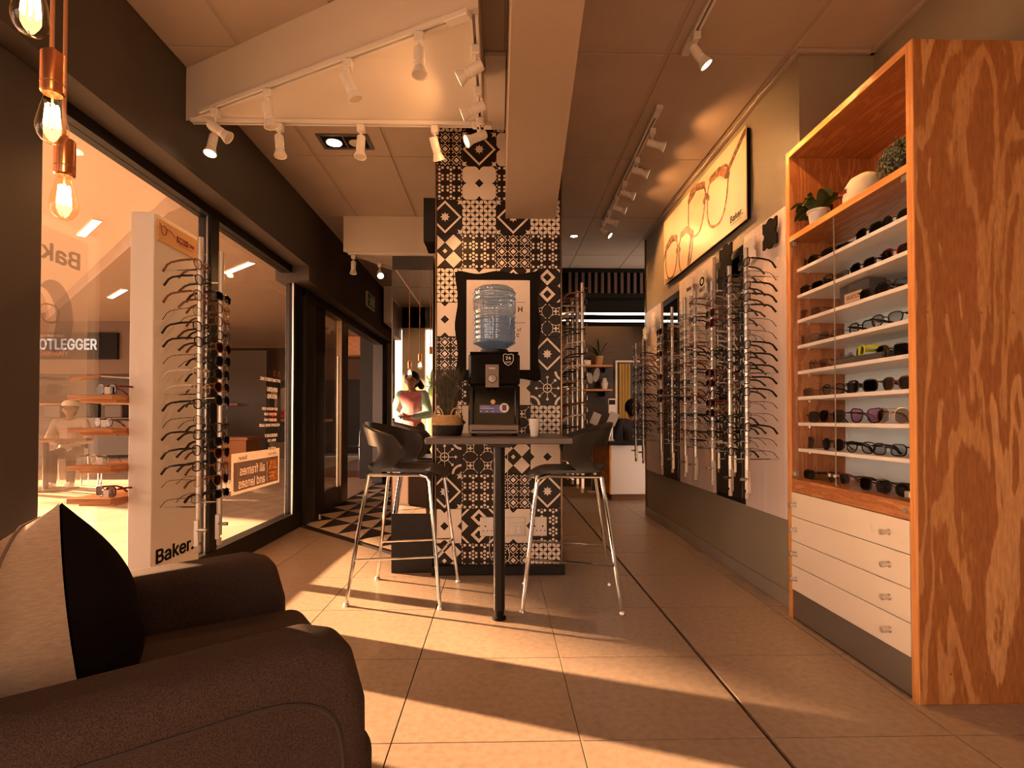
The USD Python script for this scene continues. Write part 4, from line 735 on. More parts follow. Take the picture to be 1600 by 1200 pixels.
def socket(label, x0, x1, kind):
    p = thing('wall_socket', label, 'wall socket', ((x0 + x1) / 2, 3.62, .252), group=None); part(p, 'plate', box(x0, x1, 3.608, 3.6195, .252, .378, .004), 'white_gloss'); cx = (x0 + x1) / 2
    if kind == 'double':
        for sx in (-.027, .027):
            part(p, 'earth_hole', cyl((cx + sx, 3.6078, .318), (cx + sx, 3.610, .318), .0055, 10), 'black_matt')
            for q in (-.014, .014): part(p, 'pin_hole', cyl((cx + sx + q, 3.6078, .288), (cx + sx + q, 3.610, .288), .004, 10), 'black_matt')
            part(p, 'switch', box(cx + sx - .006, cx + sx + .006, 3.605, 3.609, .338, .352, .002), 'white_gloss')
    else:
        part(p, 'inner_plate', box(x0 + .008, x1 - .008, 3.605, 3.609, .262, .345, .002), 'white_gloss')
        for q in (-.026, .010): part(p, 'rocker', box(cx + q, cx + q + .03, 3.601, 3.606, .270, .318, .003), 'white_matt'); 
        part(p, 'indicator', cyl((cx + .025, 3.6005, .292), (cx + .025, 3.602, .292), .002, 8), 'header_red')
socket('white double wall socket left of the table leg', -.127, .0, 'double'); socket('white wall switch plate with two rockers right of the table leg', .039, .175, 'switch'); socket('white double wall socket at the right edge of the column', .209, .318, 'double')
cd = thing('power_cord', 'thin white cord hanging behind the table leg', 'cord', (.05, 3.6, .1)); part(cd, 'cord', tube([(.06, 3.606, .90), (.055, 3.604, .70), (.06, 3.604, .47), (.075, 3.602, .42), (.05, 3.600, .34)], .0025, 6), 'white_matt'); part(cd, 'cord', tube([(-.06, 3.603, .25), (-.065, 3.600, .16), (-.05, 3.60, .10), (.02, 3.60, .085), (.06, 3.60, .09), (.07, 3.602, .13), (.05, 3.604, .20)], .0025, 6), 'white_matt')
# ------------------------------------------------------------ track lights, pendants, downlight
def beam(path, pos, d, inten, cone, soft=.6, color=(1.0, .42, .13), r=.02):
    L = UsdLux.SphereLight.Define(stage, path); L.CreateRadiusAttr(r); L.CreateIntensityAttr(inten * SPOT); L.CreateColorAttr(color)
    sh = UsdLux.ShapingAPI.Apply(L.GetPrim()); sh.CreateShapingConeAngleAttr(cone); sh.CreateShapingConeSoftnessAttr(soft)
    u, v, w = frame_of(-V(*d)); M = basis(V(*pos), u, np.cross(w, u), w); L.AddTransformOp().Set(Gf.Matrix4d(*[float(q) for q in M.T.ravel()]))
def track(label, a, b, z):
    a, b = V(*a, z), V(*b, z); d = b - a; L = np.linalg.norm(d); d /= L; s = V(-d[1], d[0], 0)
    p = thing('lighting_track', label, 'lighting track', (a + b) / 2); M = basis((a + b) / 2, d, s, (0, 0, 1))
    for nm, m, mt in (('rail_side', box(-L / 2, L / 2, -.018, -.006, -.02, 0), 'white_gloss'), ('rail_side', box(-L / 2, L / 2, .006, .018, -.02, 0), 'white_gloss'), ('rail_web', box(-L / 2, L / 2, -.006, .006, -.008, 0), 'grey_metal'), ('feed_box', box(L / 2 - .02, L / 2 + .09, -.022, .022, -.028, 0, .004), 'white_gloss')):
        m.apply_transform(M); part(p, nm, m, mt)
def head(label, pos, d, lit=0, power=0., cone=32, group='white adjustable track spotlights'):
    """spot head under a track at pos; lit 0 off, 1 glowing"""
    p = thing('track_spotlight', label, 'spotlight', pos, group=group); x, y, z = pos; d = V(*d) / np.linalg.norm(d)
    part(p, 'adapter', box(x - .020, x + .020, y - .020, y + .020, z - .040, z + .0, .004), 'white_gloss'); part(p, 'stem', cyl((x, y, z - .04), (x, y, z - .085), .0065, 10), 'white_gloss')
    c = V(x, y, z - .098); b = c - d * .035; body = lathe([(0, 0), (.022, 0), (.0235, .004), (.0235, .062), (.0215, .064), (.0215, .068), (.0235, .070), (.0235, .080), (.0215, .082), (.0215, .086), (.024, .088), (.0345, .118), (.0345, .122), (.031, .122), (.024, .105), (0, .104)], 24)
    part(p, 'lamp_body', spin(body, d, b), 'white_gloss', smooth=40); part(p, 'lens', spin(cyl((0, 0, 0), (0, 0, .006), .0300, 24), d, b + d * .112), ('lamp_off', 'lamp_warm', 'lamp_on')[lit])
    if power: beam(p + '/lamp_light', b + d * .128 - LOC[p], d, power, cone)
track('white lighting track along the slanted edge of the triangular soffit', (-1.60, 2.93), (-.20, 2.215), 2.689)
track('white lighting track along the rear edge of the triangular soffit', (-1.70, 3.015), (-.13, 3.015), 2.689)
track('white lighting track along the right edge of the triangular soffit', (-.105, 2.20), (-.105, 2.98), 2.689)
track('white lighting track on the ceiling before the right wall', (1.04, 5.32), (1.0, 3.40), ZC - .001)
track('white lighting track on the ceiling nearest the viewer', (.985, 1.6), (.985, 2.74), ZC - .001)
track('white lighting track under the far rectangular soffit', (-1.46, 5.26), (-.5, 5.26), 2.639); track('white lighting track slanting under the far rectangular soffit', (-1.38, 5.36), (-.86, 6.0), 2.639)
zt = 2.667
head('white spotlight at the left end of the slanted track', (-1.50, 2.875, zt), (.8, .1, -.6)); head('second white spotlight from the left on the slanted track', (-1.15, 2.70, zt), (.15, .1, -1)); head('white spotlight in the middle of the slanted track', (-.69, 2.465, zt), (.38, .1, -.9)); head('white spotlight at the right of the slanted track, nearest the feed box', (-.34, 2.285, zt), (.05, -.1, -1))
head('glowing white spotlight at the left end of the rear track', (-1.585, 3.015, zt), (-.02, -.30, -1), 2, 45., 55); head('second white spotlight from the left on the rear track', (-1.22, 3.015, zt), (.12, -.1, -1)); head('third white spotlight from the left on the rear track', (-.77, 3.015, zt), (-.02, -.1, -1)); head('white spotlight on the rear track nearest the tiled column', (-.36, 3.015, zt), (.22, .55, -.80), 1, 26., 34)
head('glowing spotlight nearest the viewer on the right soffit track', (-.105, 2.36, zt), (-.80, .15, -.42), 1, 3., 85); head('middle glowing spotlight on the right soffit track', (-.105, 2.66, zt), (-.88, .1, -.36), 1, 4., 88); head('glowing spotlight of the right soffit track in front of the column', (-.105, 2.93, zt), (-.78, -.25, -.45), 1, 4., 85)
zc = ZC - .022
for i, (y, lit, pw) in enumerate(((3.56, 1, 19.), (3.96, 1, 10.), (4.36, 1, 17.), (4.66, 1, 10.), (4.98, 0, 0.), (5.24, 1, 34.))):
    head(f'{["nearest", "second", "third", "fourth", "fifth", "farthest"][i]} white spotlight of the ceiling track aimed at the right wall', (1.02, y, zc), (.92, -.14, -.34) if i not in (5,) else (.6, -.3, -.6), lit, pw * 1.25, 64)
head('white spotlight alone on the ceiling track nearest the viewer', (.985, 2.66, zc), (.55, -.10, -.8), 1, 120., 40)
head('white unlit spotlight under the far rectangular soffit', (-1.41, 5.26, 2.617), (0, -.1, -1)); head('glowing spotlight under the far rectangular soffit', (-1.22, 5.55, 2.617), (.25, -.75, -.5), 2, 50., 45); head('small white spotlight near the far left corner', (-1.45, 7.9, 2.44), (.5, -.3, -.8))
# a beam that grazes the tiled column
head('glowing spotlight aimed across the top of the tiled column', (-.21, 3.015, zt), (.10, .55, -.80), 0, 45., 34) if 0 else None
dl = thing('recessed_downlight', 'square-framed double recessed ceiling downlight, left lamp glowing', 'downlight', (-1.085, 3.81, ZC))
part(dl, 'bezel', cat_([box(-1.262, -.905, 3.71, 3.735, ZC - .008, ZC + .004), box(-1.262, -.905, 3.895, 3.92, ZC - .008, ZC + .004), box(-1.262, -1.237, 3.735, 3.895, ZC - .008, ZC + .004), box(-.93, -.905, 3.735, 3.895, ZC - .008, ZC + .004), box(-1.09, -1.078, 3.735, 3.895, ZC - .008, ZC + .004)]), 'grey_metal')
part(dl, 'well', box(-1.237, -.93, 3.735, 3.895, ZC - .003, ZC - .0005), 'black_matt')
for x, m in ((-1.162, 'lamp_on'), (-1.004, 'lamp_off')): g = part(dl, 'lamp', cyl((x, 3.815, ZC - .012), (x, 3.815, ZC - .003), .062, 28), 'charcoal'); part(g, 'lens', cyl((x, 3.815, ZC - .015), (x, 3.815, ZC - .012), .052, 28), m)
beam(dl + '/lamp_light', V(-1.162, 3.815, ZC - .04) - LOC[dl], (0, 0, -1), 120., 50)
def pendant(label, x, y, zb):
    p = thing('pendant_lamp', label, 'pendant lamp', (x, y, zb)); zs = zb + .104
    part(p, 'cord', cyl((x - .002, y, zs + .085), (x - .002, y, ZC), .0042, 10), 'copper_cord'); s = part(p, 'socket', lathe([(0, zs - .004), (.017, zs - .004), (.0205, zs), (.0205, zs + .078), (.0190, zs + .08), (.006, zs + .08), (.006, zs + .09), (0, zs + .09)], 32, (x, y, 0)), 'copper', smooth=40); part(s, 'seam_ring', lathe([(.0206, zs + .016), (.0210, zs + .0165), (.0210, zs + .018), (.0206, zs + .0185)], 32, (x, y, 0)), 'wood_dark')
    part(p, 'bulb', lathe([(.0, 0), (.009, .001), (.017, .005), (.0235, .014), (.0272, .026), (.0275, .035), (.025, .050), (.0205, .070), (.0155, .090), (.0130, .102), (.0125, .110)], 32, (x, y, zb)), 'bulb_amber', smooth=60)
    fil = [tube([(x + r * math.cos(a), y + r * math.sin(a), zb + .036), (x + r * .75 * math.cos(a), y + r * .75 * math.sin(a), zb + .078)], .0024, 5) for a in np.linspace(0, 6.283, 9)[:-1] for r in (.0125,)]
    part(p, 'filament', cat_(fil), 'filament'); part(p, 'glass_post', cyl((x, y, zb + .03), (x, y, zb + .115), .0022, 8), 'clear_acetate')
pendant('lowest copper pendant lamp with a glowing filament bulb', -.998, 1.26, 1.488); pendant('middle copper pendant lamp with a glowing filament bulb', -.905, 1.11, 1.588); pendant('topmost pendant lamp, only its amber bulb in view', -.805, .94, 1.690)
ex = thing('exit_sign', 'small green and cream exit sign hanging from the dark bulkhead', 'sign', (-1.72, 7.33, 2.50)); part(ex, 'plate', box(-1.745, -1.725, 7.11, 7.55, 2.51, 2.71, .003), 'sign_cream'); part(ex, 'panel', box(-1.7249, -1.7235, 7.135, 7.525, 2.53, 2.69), 'sign_green')
part(ex, 'pictogram', cat_([box(-1.7235, -1.722, 7.38, 7.50, 2.545, 2.675), move(trimesh.creation.icosphere(1, .014), -1.7225, 7.30, 2.655), tube([(-1.7225, 7.30, 2.635), (-1.7225, 7.29, 2.60), (-1.7225, 7.33, 2.56)], .011, 6), tube([(-1.7225, 7.29, 2.60), (-1.7225, 7.25, 2.55)], .010, 6), tube([(-1.7225, 7.24, 2.63), (-1.7225, 7.35, 2.625)], .007, 6), box(-1.7235, -1.722, 7.16, 7.22, 2.60, 2.615)]), 'sign_cream')
# ------------------------------------------------------------ mirror cabinet beside the column
mc = thing('mirror_cabinet', 'narrow black cabinet faced with a tall mirror left of the tiled column', 'mirror', (-.585, 3.78, 0))
part(mc, 'body', box(-.722, -.445, 3.665, 3.92, 0, 2.13, .003), 'black_frame'); part(mc, 'mirror_glass', box(-.716, -.451, 3.660, 3.664, .395, 2.035), 'mirror', smooth=False); part(mc, 'top_strip', box(-.722, -.445, 3.657, 3.666, 2.035, 2.13, .002), 'dark_metal')
part(mc, 'edge_bead', box(-.7225, -.7175, 3.654, 3.664, .395, 2.035), 'bronze_metal'); part(mc, 'edge_bead', box(-.4495, -.4445, 3.654, 3.664, .395, 2.035), 'bronze_metal'); part(mc, 'kick_panel', box(-.722, -.445, 3.655, 3.666, 0, .395, .002), 'charcoal')
# ------------------------------------------------------------ people
def hull(*s): return m3.Manifold.batch_hull([m3.Manifold.sphere(r, 14).translate(tuple(map(float, p))) for p, r in s])
def bones(J, B, extra=(), edge=.022, it=6):
    M = m3.Manifold()
    for a, b in B: M = M + hull(J[a], J[b])
    for e in extra: M = M + e
    k = M.refine_to_length(edge).to_mesh(); t = trimesh.Trimesh(k.vert_properties[:, :3], k.tri_verts); trimesh.smoothing.filter_taubin(t, iterations=it); return t
def person(label, loc, rot, pose, skin, tops, legs, hairm, hat=None, sleeve=None, scale=1.0):
    """standing or seated figure about 1.68 m tall facing +y in its own frame"""
    sit = pose == 'sit'; hz = .50 if sit else .90
    T = thing('person', label, 'person', loc, rot)
    up = lambda z: hz + (z - .90)
    J = {'pel': (V(0, 0, hz + .02), .125), 'waist': (V(0, .01, up(1.05)), .115), 'chest': (V(0, .0, up(1.25)), .125), 'neck0': (V(0, 0, up(1.39)), .062), 'neck': (V(0, .02, up(1.47)), .050), 'head': (V(0, .045, up(1.575)), .088), 'skull': (V(0, .02, up(1.595)), .092), 'jaw': (V(0, .085, up(1.515)), .048)}
    for s, n in ((-1, 'l'), (1, 'r')):
        J['hip' + n] = (V(s * .085, 0, hz), .088); J['sh' + n] = (V(s * .165, 0, up(1.36)), .058)
        J['kn' + n] = (V(s * .11, .43, .49) if sit else V(s * .09, .02, .48), .058); J['an' + n] = (V(s * .11, .44, .085) if sit else V(s * .09, 0, .09), .040); J['to' + n] = (V(s * .115, .58, .035) if sit else V(s * .10, .15, .035), .034); J['he' + n] = (V(s * .11, .42, .04) if sit else V(s * .09, -.03, .04), .036)
        J['el' + n] = (V(s * .25, .03, up(1.10)), .044); J['wr' + n] = (V(s * .10, .23, up(1.06)), .030)
    B = [('pel', 'waist'), ('waist', 'chest'), ('chest', 'neck0'), ('neck0', 'neck'), ('neck', 'jaw'), ('head', 'skull'), ('head', 'jaw')]
    for n in 'lr': B += [('pel', 'hip' + n), ('hip' + n, 'kn' + n), ('kn' + n, 'an' + n), ('an' + n, 'he' + n), ('he' + n, 'to' + n), ('chest', 'sh' + n), ('neck0', 'sh' + n), ('sh' + n, 'el' + n), ('el' + n, 'wr' + n)]
    ex = []
    for s, n in ((-1, 'l'), (1, 'r')):
        w = J['wr' + n][0]; d = V(-s * .55, .80, .12); d /= np.linalg.norm(d); sd = np.cross(d, (0, 0, 1)); sd /= np.linalg.norm(sd); dn = np.cross(sd, d)
        ex.append(hull((w, .026), (w + d * .05 + sd * .022, .017), (w + d * .05 - sd * .022, .017)))
        for q, (o, L) in enumerate(((-.027, .062), (-.009, .074), (.009, .070), (.027, .054))):
            a = w + d * .065 + sd * o; m = a + d * L * .5 - dn * .006; e = m + d * L * .4 - dn * .022; ex += [hull((a, .0095), (m, .0088)), hull((m, .0088), (e, .0078))]
        a = w + d * .02 - s * sd * .024 * -1; m = a + d * .028 + sd * s * .022; ex += [hull((a, .011), (m, .010)), hull((m, .010), (m + d * .028 + dn * .004, .009))]
    hc = J['head'][0]; ex += [hull((hc + V(0, .085, -.012), .012), (hc + V(0, .105, -.030), .013)), *[hull((hc + V(s * .088, -.01, -.005), .016), (hc + V(s * .090, -.012, -.03), .012)) for s in (-1, 1)]]
    part(T, 'body', bones(J, B, ex, .02), skin, smooth=True)
    for s in (-1, 1): part(T, 'eye', move(trimesh.creation.icosphere(1, .011), *(hc + V(s * .033, .080, .004))), 'black_matt')
    m = trimesh.creation.icosphere(1, .02); m.apply_scale((1, .3, .28)); part(T, 'mouth', move(m, *(hc + V(0, .087, -.066))), 'header_red')
    G = lambda f: {k: (p, r + f) for k, (p, r) in J.items()}; g = G(.016)
    g['neck0'] = (J['neck0'][0] - V(0, 0, .03), .075); bt = [('pel', 'waist'), ('waist', 'chest'), ('chest', 'neck0'), ('chest', 'shl'), ('chest', 'shr'), ('neck0', 'shl'), ('neck0', 'shr')]
    part(T, 'jacket', bones(g, bt), tops, smooth=True); sl = [('shl', 'ell'), ('ell', 'wrl'), ('shr', 'elr'), ('elr', 'wrr')]; g2 = G(.022); g2['wrl'] = (J['wrl'][0], .040); g2['wrr'] = (J['wrr'][0], .040)
    for n in (sl[:2], sl[2:]): part(T, 'sleeve', bones(g2, n), sleeve or tops, smooth=True)
    tr = [('pel', 'hipl'), ('pel', 'hipr'), ('hipl', 'knl'), ('knl', 'anl'), ('hipr', 'knr'), ('knr', 'anr')]; part(T, 'trousers', bones(G(.012), tr), legs, smooth=True)
    for n in 'lr': part(T, 'shoe', bones(G(.012), [('he' + n, 'to' + n)]), 'white_matt', smooth=True)
    hr = m3.Manifold.sphere(.108, 20).translate(tuple(J['skull'][0] + V(0, -.012, .012))) + m3.Manifold.sphere(.075, 16).translate(tuple(J['skull'][0] + V(0, -.055, -.06)))
    if pose == 'look': hr = hr + hull((J['skull'][0] + V(.06, -.09, -.03), .05), (J['skull'][0] + V(.11, -.10, -.10), .045))
    hr = hr - m3.Manifold.cube((.30, .20, .30)).translate(tuple(hc + V(-.15, .058, -.26))); k = hr.refine_to_length(.02).to_mesh(); part(T, 'hair', trimesh.Trimesh(k.vert_properties[:, :3], k.tri_verts), hairm, smooth=50)
    if hat:
        c = J['skull'][0] + V(0, -.005, .035); part(T, 'cap', lathe([(.108, 0), (.110, .03), (.095, .065), (.06, .092), (0, .10)], 24, c), hat, smooth=60); P = affinity.translate(affinity.scale(Point(0, 0).buffer(.08), 1, 1.3), 0, .11); part(T, 'cap_brim', move(extr(P, .006), *c), hat)
    return T
# ------------------------------------------------------------ the covered walk outside the shopfront
gd = struct('ground_1', 'large pale paving slabs of the covered walk outside'); part(gd, 'paving_bed', box(-24, -1.96, -6, 24, -.08, -.012), 'grout')
for i in range(9):
    for j in range(12):
        x1 = -1.96 - 1.2 * i; part(gd, 'paving_slab', box(x1 - 1.196, x1 - .002, .8 + 1.2 * j, .8 + 1.2 * j + 1.196, -.012, -.004), 'paving', smooth=False)
part(gd, 'paving_far', box(-60, -24, -30, 40, -.10, -.02), 'paving'); part(gd, 'paving_near', box(-24, 6, -30, -2.4, -.10, -.02), 'paving')
cy = struct('ceiling_2', 'peach plastered canopy ceiling over the covered walk'); part(cy, 'canopy', move(extr(Polygon([(-2.06, -4), (-2.06, 16), (-20, 16), (-14.35, 8.4), (-11.9, 5.65), (-8.5, 1.4), (-4.6, -4)]), .25), 0, 0, 3.0), 'canopy_paint', smooth=False)
part(cy, 'dropped_soffit', move(extr(Polygon([(-2.06, 4.2), (-2.92, 4.815), (-6.0, 7.85), (-8.992, 10.796), (-9.0, 14), (-2.06, 14)]), .16), 0, 0, 2.84), 'canopy_brown', smooth=False)
for i, (x0, y0, x1, y1, w) in enumerate(((-4.475, 5.883, -3.972, 5.424, 'nearest'), (-6.317, 7.334, -5.781, 6.855, 'leftmost'), (-6.282, 8.89, -5.705, 8.355, 'farther'), (-3.65, 7.334, -3.127, 6.874, 'second window\'s'))):
    a, b = V(x0, y0, 0), V(x1, y1, 0); d = (b - a) / np.linalg.norm(b - a); s = V(-d[1], d[0], 0); L = np.linalg.norm(b - a); zz = 3.0 if (i in (0, 1)) else 2.84; M = basis((a + b) / 2 + V(0, 0, zz), d, s, (0, 0, 1))
    if i in (2, 3): M[:3, 3] = V(0, 0, 1.032) + (M[:3, 3] - V(0, 0, 1.032)) * (zz - 1.032) / (3.0 - 1.032) + V(0, 0, 0); M[2, 3] = zz
    p = thing('strip_light', f'{w} glowing linear strip light in the canopy ceiling outside', 'strip light', M[:3, 3]); m = box(-L / 2 - .015, L / 2 + .015, -.042, .042, -.012, 0); m.apply_transform(M); part(p, 'housing', m, 'white_matt'); m = box(-L / 2, L / 2, -.032, .032, -.016, -.012); m.apply_transform(M); part(p, 'diffuser', m, 'strip_lamp')
cf = thing('shopfront_facade', 'brown coffee shop facade with a long black sign across the covered walk', 'shopfront', (-8.5, 10.2, 0)); Yf = 10.2
part(cf, 'fascia', box(-14, -5.7, Yf, Yf + .3, 1.86, 2.98), 'facade_brown'); part(cf, 'sign_board', box(-11.2, -7.04, Yf - .06, Yf, 2.13, 2.62), 'black_matt')
sg = part(cf, 'lettering', text('BOOTLEGGER', .19, (-8.74, Yf - .062, 2.305), (1, 0, 0), depth=.01, bold=True, width=1.32), 'letter_glow'); part(cf, 'lettering', text('COFFEE COMPANY', .075, (-9.1, Yf - .062, 2.19), (1, 0, 0), depth=.008, width=1.18), 'letter_red'); part(cf, 'lettering', text('MADE IN CAPE TOWN  SOUTH AFRICA', .042, (-9.15, Yf - .062, 2.535), (1, 0, 0), depth=.008, width=1.15), 'letter_white')
part(cf, 'counter_front', box(-14, -6.2, Yf + 1.2, Yf + 1.5, 0, 1.05), 'facade_grey'); part(cf, 'back_wall', box(-14, -5.7, Yf + 3.2, Yf + 3.4, 0, 2.7), 'facade_grey'); part(cf, 'pillar', box(-6.2, -5.7, Yf - .05, Yf + .3, 0, 2.9), 'facade_brown'); part(cf, 'awning_bar', box(-14, -6.2, Yf - .02, Yf + .02, 1.74, 1.80), 'black_frame'); part(cf, 'shelf', box(-12, -6.3, Yf + 3.0, Yf + 3.2, 1.35, 1.40), 'wood_board')
for k in range(5): part(cf, 'machine', box(-9.4 + .62 * k, -9.05 + .62 * k, Yf + 1.2, Yf + 1.5, 1.05, 1.32 + .06 * (k % 2), .02), ('facade_grey', 'charcoal')[k % 2])
for k, x in enumerate((-7.25, -7.55)): 
    p = thing('twin_spotlight', f'small round wall light glowing on the coffee shop facade, {"right" if k == 0 else "left"} one of two', 'wall light', (x, Yf - .03, 2.92), group='round lights on the facade outside'); part(p, 'lens', spin(cyl((0, 0, 0), (0, 0, .02), .055, 16), (0, -1, 0), (x, Yf - .02, 3.0 - .05)), 'strip_lamp'); part(p, 'ring', spin(lathe([(.055, 0), (.075, 0), (.075, .015), (.055, .015)], 16), (0, -1, 0), (x, Yf - .012, 2.95)), 'white_matt')
f2 = thing('clothing_shop_facade', 'dim clothing shop across the walk seen past the 20% OFF decal', 'shopfront', (-6.6, 14.2, 0)); Y2 = 14.2
part(f2, 'fascia', box(-9.2, -3.4, Y2, Y2 + .3, 2.05, 3.3), 'facade_brown'); part(f2, 'back_wall', box(-9.2, -3.4, Y2 + 2.2, Y2 + 2.4, 0, 2.9), 'charcoal'); part(f2, 'low_wall', box(-9.0, -4.6, Y2 - .05, Y2 + .05, .0, .42), 'facade_grey'); part(f2, 'display_ledge', box(-8.2, -4.6, Y2 + .1, Y2 + .9, .95, 1.02), 'wood_board')
for k, x in enumerate((-7.9, -6.95, -5.75, -5.0)): part(f2, 'mullion', box(x, x + .07, Y2 - .02, Y2 + .03, 0, 2.05), 'dark_metal')
rk = thing('counter_bench', 'warm wooden counter outside the clothing shop', 'counter', (-5.6, 11.2, 0)); part(rk, 'top', box(-6.0, -5.0, 10.9, 11.6, .60, .66, .01), 'wood_board'); part(rk, 'front', box(-5.95, -5.05, 10.95, 11.55, 0, .60), 'wood_orange')
def garment(x, h, m, i):
    p = thing('hanging_garment', f'pale garment hanging in the clothing shop window, {["first", "second", "third", "fourth"][i]} from the left', 'garment', (x, Y2 + .6, 2.0 - h)); P = Polygon([(-.08, 0), (-.26, -.10), (-.20, -.26), (-.13, -.20), (-.16, -h), (.16, -h), (.13, -.20), (.20, -.26), (.26, -.10), (.08, 0), (0, -.05)]); part(p, 'cloth', onto(extr(P.buffer(.01), .05), (x, Y2 + .6, 1.86), (1, 0, 0), (0, 0, 1)), m); part(p, 'hanger', tube([(x, Y2 + .58, 2.02), (x, Y2 + .58, 1.88), (x - .14, Y2 + .58, 1.82)], .008, 6), 'chrome')
for i, (x, h, m) in enumerate(((-7.4, .80, 'cloth_tan'), (-6.55, .85, 'cloth_grey'), (-5.9, .75, 'cloth_grey'), (-5.35, .80, 'cloth_tan'))): garment(x, h, m, i)
rg = random.Random(6); fr_ = []
for k in range(130):
    s = rg.random(); m = trimesh.creation.icosphere(1, rg.uniform(.05, .07)); m.apply_scale((1, 1, .8)); fr_.append(move(m, -7.25 + 1.45 * s, Y2 + .35 + rg.uniform(0, .3), 1.06 + rg.uniform(0, 1) * (.42 - .26 * s)))
single('red_goods', cat_(fr_), 'red_goods', 'heap of bright red wrapped goods in the clothing shop window', 'goods', group=None, kind='stuff')
# people and furniture outside
person('person in a cream sweatshirt and pale cap sitting outside', (-6.75, 8.7, 0), 205, 'sit', 'skin_brown', 'cloth_cream', 'cloth_dark', 'black_matt', hat='cap_cloth'); person('person in a white T-shirt sitting outside beside the window pier', (-7.35, 8.4, 0), 150, 'sit', 'skin_brown', 'white_matt', 'cloth_dark', 'black_matt')
def cafe_chair(label, loc, rot):
    t = thing('cafe_chair', label, 'chair', loc, rot)
    part(t, 'seat', box(-.21, .21, -.21, .21, .43, .46, .015), 'charcoal'); part(t, 'backrest', box(-.20, .20, -.225, -.20, .55, .82, .01), 'charcoal')
    for x in (-.19, .19):
        part(t, 'leg', tube([(x, .20, 0), (x, .18, .43)], .011, 8), 'chrome'); part(t, 'leg', tube([(x, -.23, 0), (x, -.19, .44), (x, -.215, .80)], .011, 8), 'chrome')
cafe_chair('dark cafe chair under the person in the cream sweatshirt', (-6.75, 8.7, 0), 205); cafe_chair('dark cafe chair under the person in the white T-shirt', (-7.35, 8.4, 0), 150); cafe_chair('dark empty cafe chair outside with shiny legs', (-5.9, 8.5, 0), 120); cafe_chair('dark cafe chair beyond the open entrance door', (-2.95, 11.5, 0), 60)
ot = thing('cafe_table', 'dark square cafe table between the people outside', 'table', (-6.55, 8.0, 0)); part(ot, 'top', box(-6.95, -6.15, 7.65, 8.35, .70, .735, .01), 'wood_dark'); part(ot, 'post', cyl((-6.55, 8.0, .02), (-6.55, 8.0, .70), .035, 14), 'black_frame'); part(ot, 'foot', box(-6.85, -6.25, 7.75, 8.25, 0, .02, .005), 'black_frame')
# printed translucent banner and decals on the shopfront glass
bn = thing('window_banner', 'translucent printed banner hanging outside the window, reading Baker in mirror writing', 'banner', (-2.3, 2.75, .22)); part(bn, 'film', box(-2.3008, -2.2992, 2.40, 3.075, .22, 2.01), 'banner_film', smooth=False)
part(bn, 'lettering', text('Baker.', .086, (-2.299, 3.03, 1.845), (0, -1, 0), depth=.003, bold=True, width=.43, back=0), 'banner_ink')
on_b = lambda S: onto(extr(S, .001), (-2.2985, 0, 0), (0, -1, 0), (0, 0, 1))
part(bn, 'printed_hair', on_b(affinity.scale(Point(-2.845, 1.56).buffer(.15, 16), .85, 1.25).difference(affinity.scale(Point(-2.765, 1.545).buffer(.12, 16), .8, 1.25))), 'banner_hair'); part(bn, 'printed_face', on_b(affinity.scale(Point(-2.70, 1.52).buffer(.15, 16), .8, 1.2)), 'banner_face')
part(bn, 'printed_glasses', on_b(U([Polygon(outline('panto', .11, .09) + (-2.69 + dx, 1.57)).buffer(.005).difference(Polygon(outline('panto', .11, .09) + (-2.69 + dx, 1.57)).buffer(-.002)) for dx in (0, -.13)])), 'banner_ink')
dc = thing('window_decal', 'grey and white window decal offering 20% OFF frames and lenses, in mirror writing', 'sign', (-1.958, 4.45, .465)); xw = -1.9585
R0 = sbox(0, 0, .867, .306); FD = affinity.translate(sbox(0, 0, .80, .215).buffer(-.02).buffer(.02).union(sbox(0, .1, .80, .215)).union(sbox(.6, 0, .80, .215)), .034, .022)
pl2 = lambda S: onto(extr(S, .0012), (xw, 4.885, .466), (0, -1, 0), (0, 0, 1))     # drawn as read from outside
LT = {k: affinity.translate(text2d(t, h_, w), x, y) for k, t, h_, w, x, y in (('a', '20%', .072, .155, .06, .135), ('b', 'OFF', .072, .15, .06, .038), ('c', 'all frames', .068, .44, .295, .135), ('d', 'and lenses', .068, .46, .295, .038), ('e', 'Baker.', .03, .15, .62, .252))}
FD = affinity.scale(FD, -1, 1, origin=(.4335, 0)); dv = sbox(.252, .035, .259, .205)
part(dc, 'film', pl2(R0.difference(FD).difference(LT['e'])), 'decal_white'); part(dc, 'grey_field', pl2(FD.difference(U([LT[k] for k in 'abcd'] + [dv]))), 'decal_grey'); part(dc, 'divider', pl2(dv), 'decal_white')
for k in 'abcde': part(dc, 'lettering', pl2(LT[k]), 'decal_orange' if k in 'ab' else 'decal_grey' if k == 'e' else 'decal_white')
hr_ = thing('window_lettering', 'white mirror-writing lines of opening hours on the second shop window', 'lettering', (-1.958, 4.62, .9))
